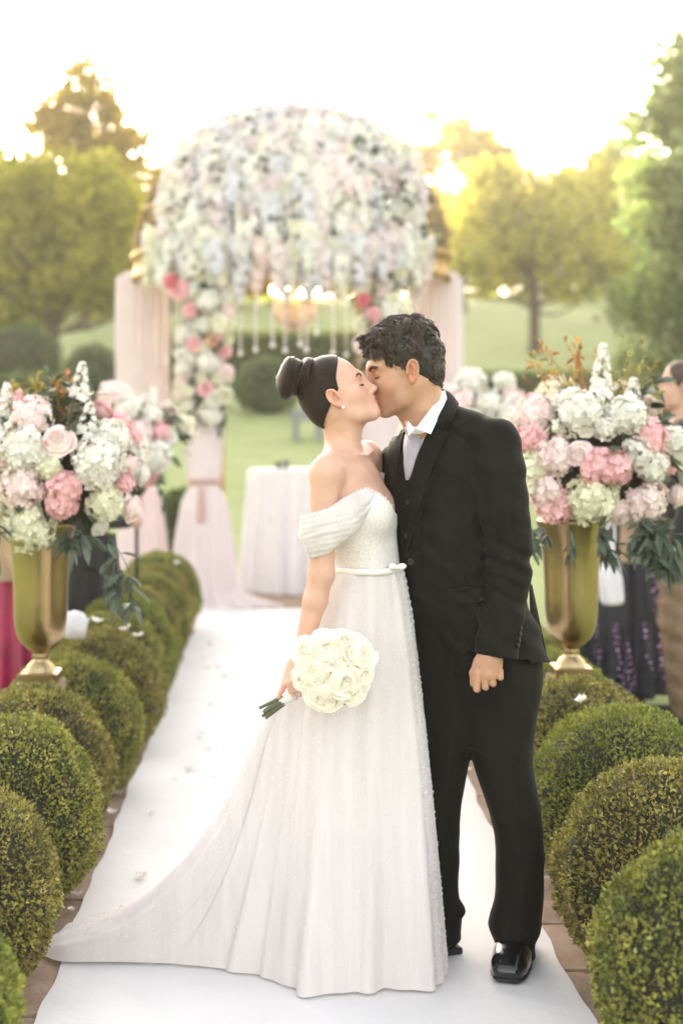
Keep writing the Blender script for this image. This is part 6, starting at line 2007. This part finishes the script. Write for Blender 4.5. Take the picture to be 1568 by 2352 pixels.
    S.field(hair_clip(H, [(-.25, -.01), (-.05, -.01), (-.03, .0), (0, .02), (.05, .045), (.13, .07)] if long_hair else [(-.13, -.06), (-.05, -.035), (-.02, .0), (0, .02), (.05, .045), (.13, .07)]))
    part('hair', S.mesh('hair', 1), hair, t)
    return t
def gx(px, Y): return (px - VX) / F * Y
guest(gx(1566, 7.1), 7.1, 1.80, R(170), 'man in dark jacket and tan trousers at the right edge of the picture', M_BLACKCL, M_TANCL, M_BROWNH)
guest(gx(1462, 7.6), 7.6, 1.66, R(150), 'blond woman in dark sequinned skirt behind the right urn', M_BEIGE, M_NAVY, M_BLOND, skirt=1, long_hair=True, arms='front', flare=.06)
guest(gx(1395, 8.4), 8.4, 1.55, R(160), 'guest in black hidden behind the right flower arrangement', M_BLACKCL, M_BLACKCL, M_BROWNH, skirt=1, flare=.05)
guest(gx(205, 7.9), 7.9, 1.50, R(20), 'guest in long black dress behind the left urn', M_BLACKCL, M_BLACKCL, M_BROWNH, skirt=1, flare=.08, arms='front')
guest(gx(20, 7.2), 7.2, 1.55, R(10), 'guest in pleated magenta skirt at the left edge of the picture', M_BEIGE, M_MAGENTA, M_BROWNH, skirt=1, flare=.07)
# things they hold or left on the hedge
M_WHITE = mat('white_paper', (0.78, 0.76, 0.80), rough=0.8, var=0.03, transl=.2)
p = W(1402, 1310, 7.0)
t = empty('bag', p, 0, 'white soft bag hanging beside the right urn', 'bag')
S = SDF(np.array(p) - [.16, .1, .24], np.array(p) + [.16, .1, .24], .005)
S.stack([(p.z + z, p.x, p.y, a, b, 0) for z, a, b in ((-.17, .045, .03), (-.15, .060, .04), (-.05, .062, .042), (.02, .048, .036), (.06, .03, .02), (.16, .022, .014))], k=.02, ripple=lambda u, v, Z: .004 * np.sin(u * 90 + Z * 20))
part('pouch', S.mesh('bag'), M_WHITE, t)
part('handle', MB().tube(spline([tuple(p + Vector((-.02, 0, .14))), tuple(p + Vector((-.015, 0, .22))), tuple(p + Vector((.015, 0, .22))), tuple(p + Vector((.02, 0, .14)))], 12), .006, 6).mesh('handle'), M_WHITE, t)
p = W(172, 1432, 6.25)
t = empty('paper_cone', p, 0, 'white petal cup with folded napkin on the left hedge behind the urn', 'paper cup')
part('cup', MB().lathe([(.001, -.062), (.045, -.062), (.062, .02), (.058, .02), (.042, -.055), (.001, -.055)], tuple(p), 18, 1.0, .8).mesh('cup'), M_WHITE, t)
S = SDF(np.array(p) - .1, np.array(p) + .1, .004)
S.el(p + Vector((0, 0, .02)), (.055, .042, .035)); S.field(lambda f, A, B, C: f + .004 * np.sin(A * 120) * np.sin(B * 90 + C * 60))
part('napkin', S.mesh('napkin'), M_WHITE, t)
# ================================================================ evening haze over the park
hz = bpy.data.materials.new('evening_haze'); hz.use_nodes = True
nt = hz.node_tree; nt.nodes.clear()
out = nt.nodes.new('ShaderNodeOutputMaterial'); vol = nt.nodes.new('ShaderNodeVolumePrincipled')
vol.inputs['Color'].default_value = (1.0, 0.93, 0.74, 1)
vol.inputs['Density'].default_value = 0.0020
vol.inputs['Anisotropy'].default_value = 0.3
nt.links.new(vol.outputs[0], out.inputs['Volume'])
m = MB().box((0, 70, 10), (260, 180, 24))
hz_o = link('haze', m.mesh('haze', False), hz)
tag(hz_o, kind='stuff')
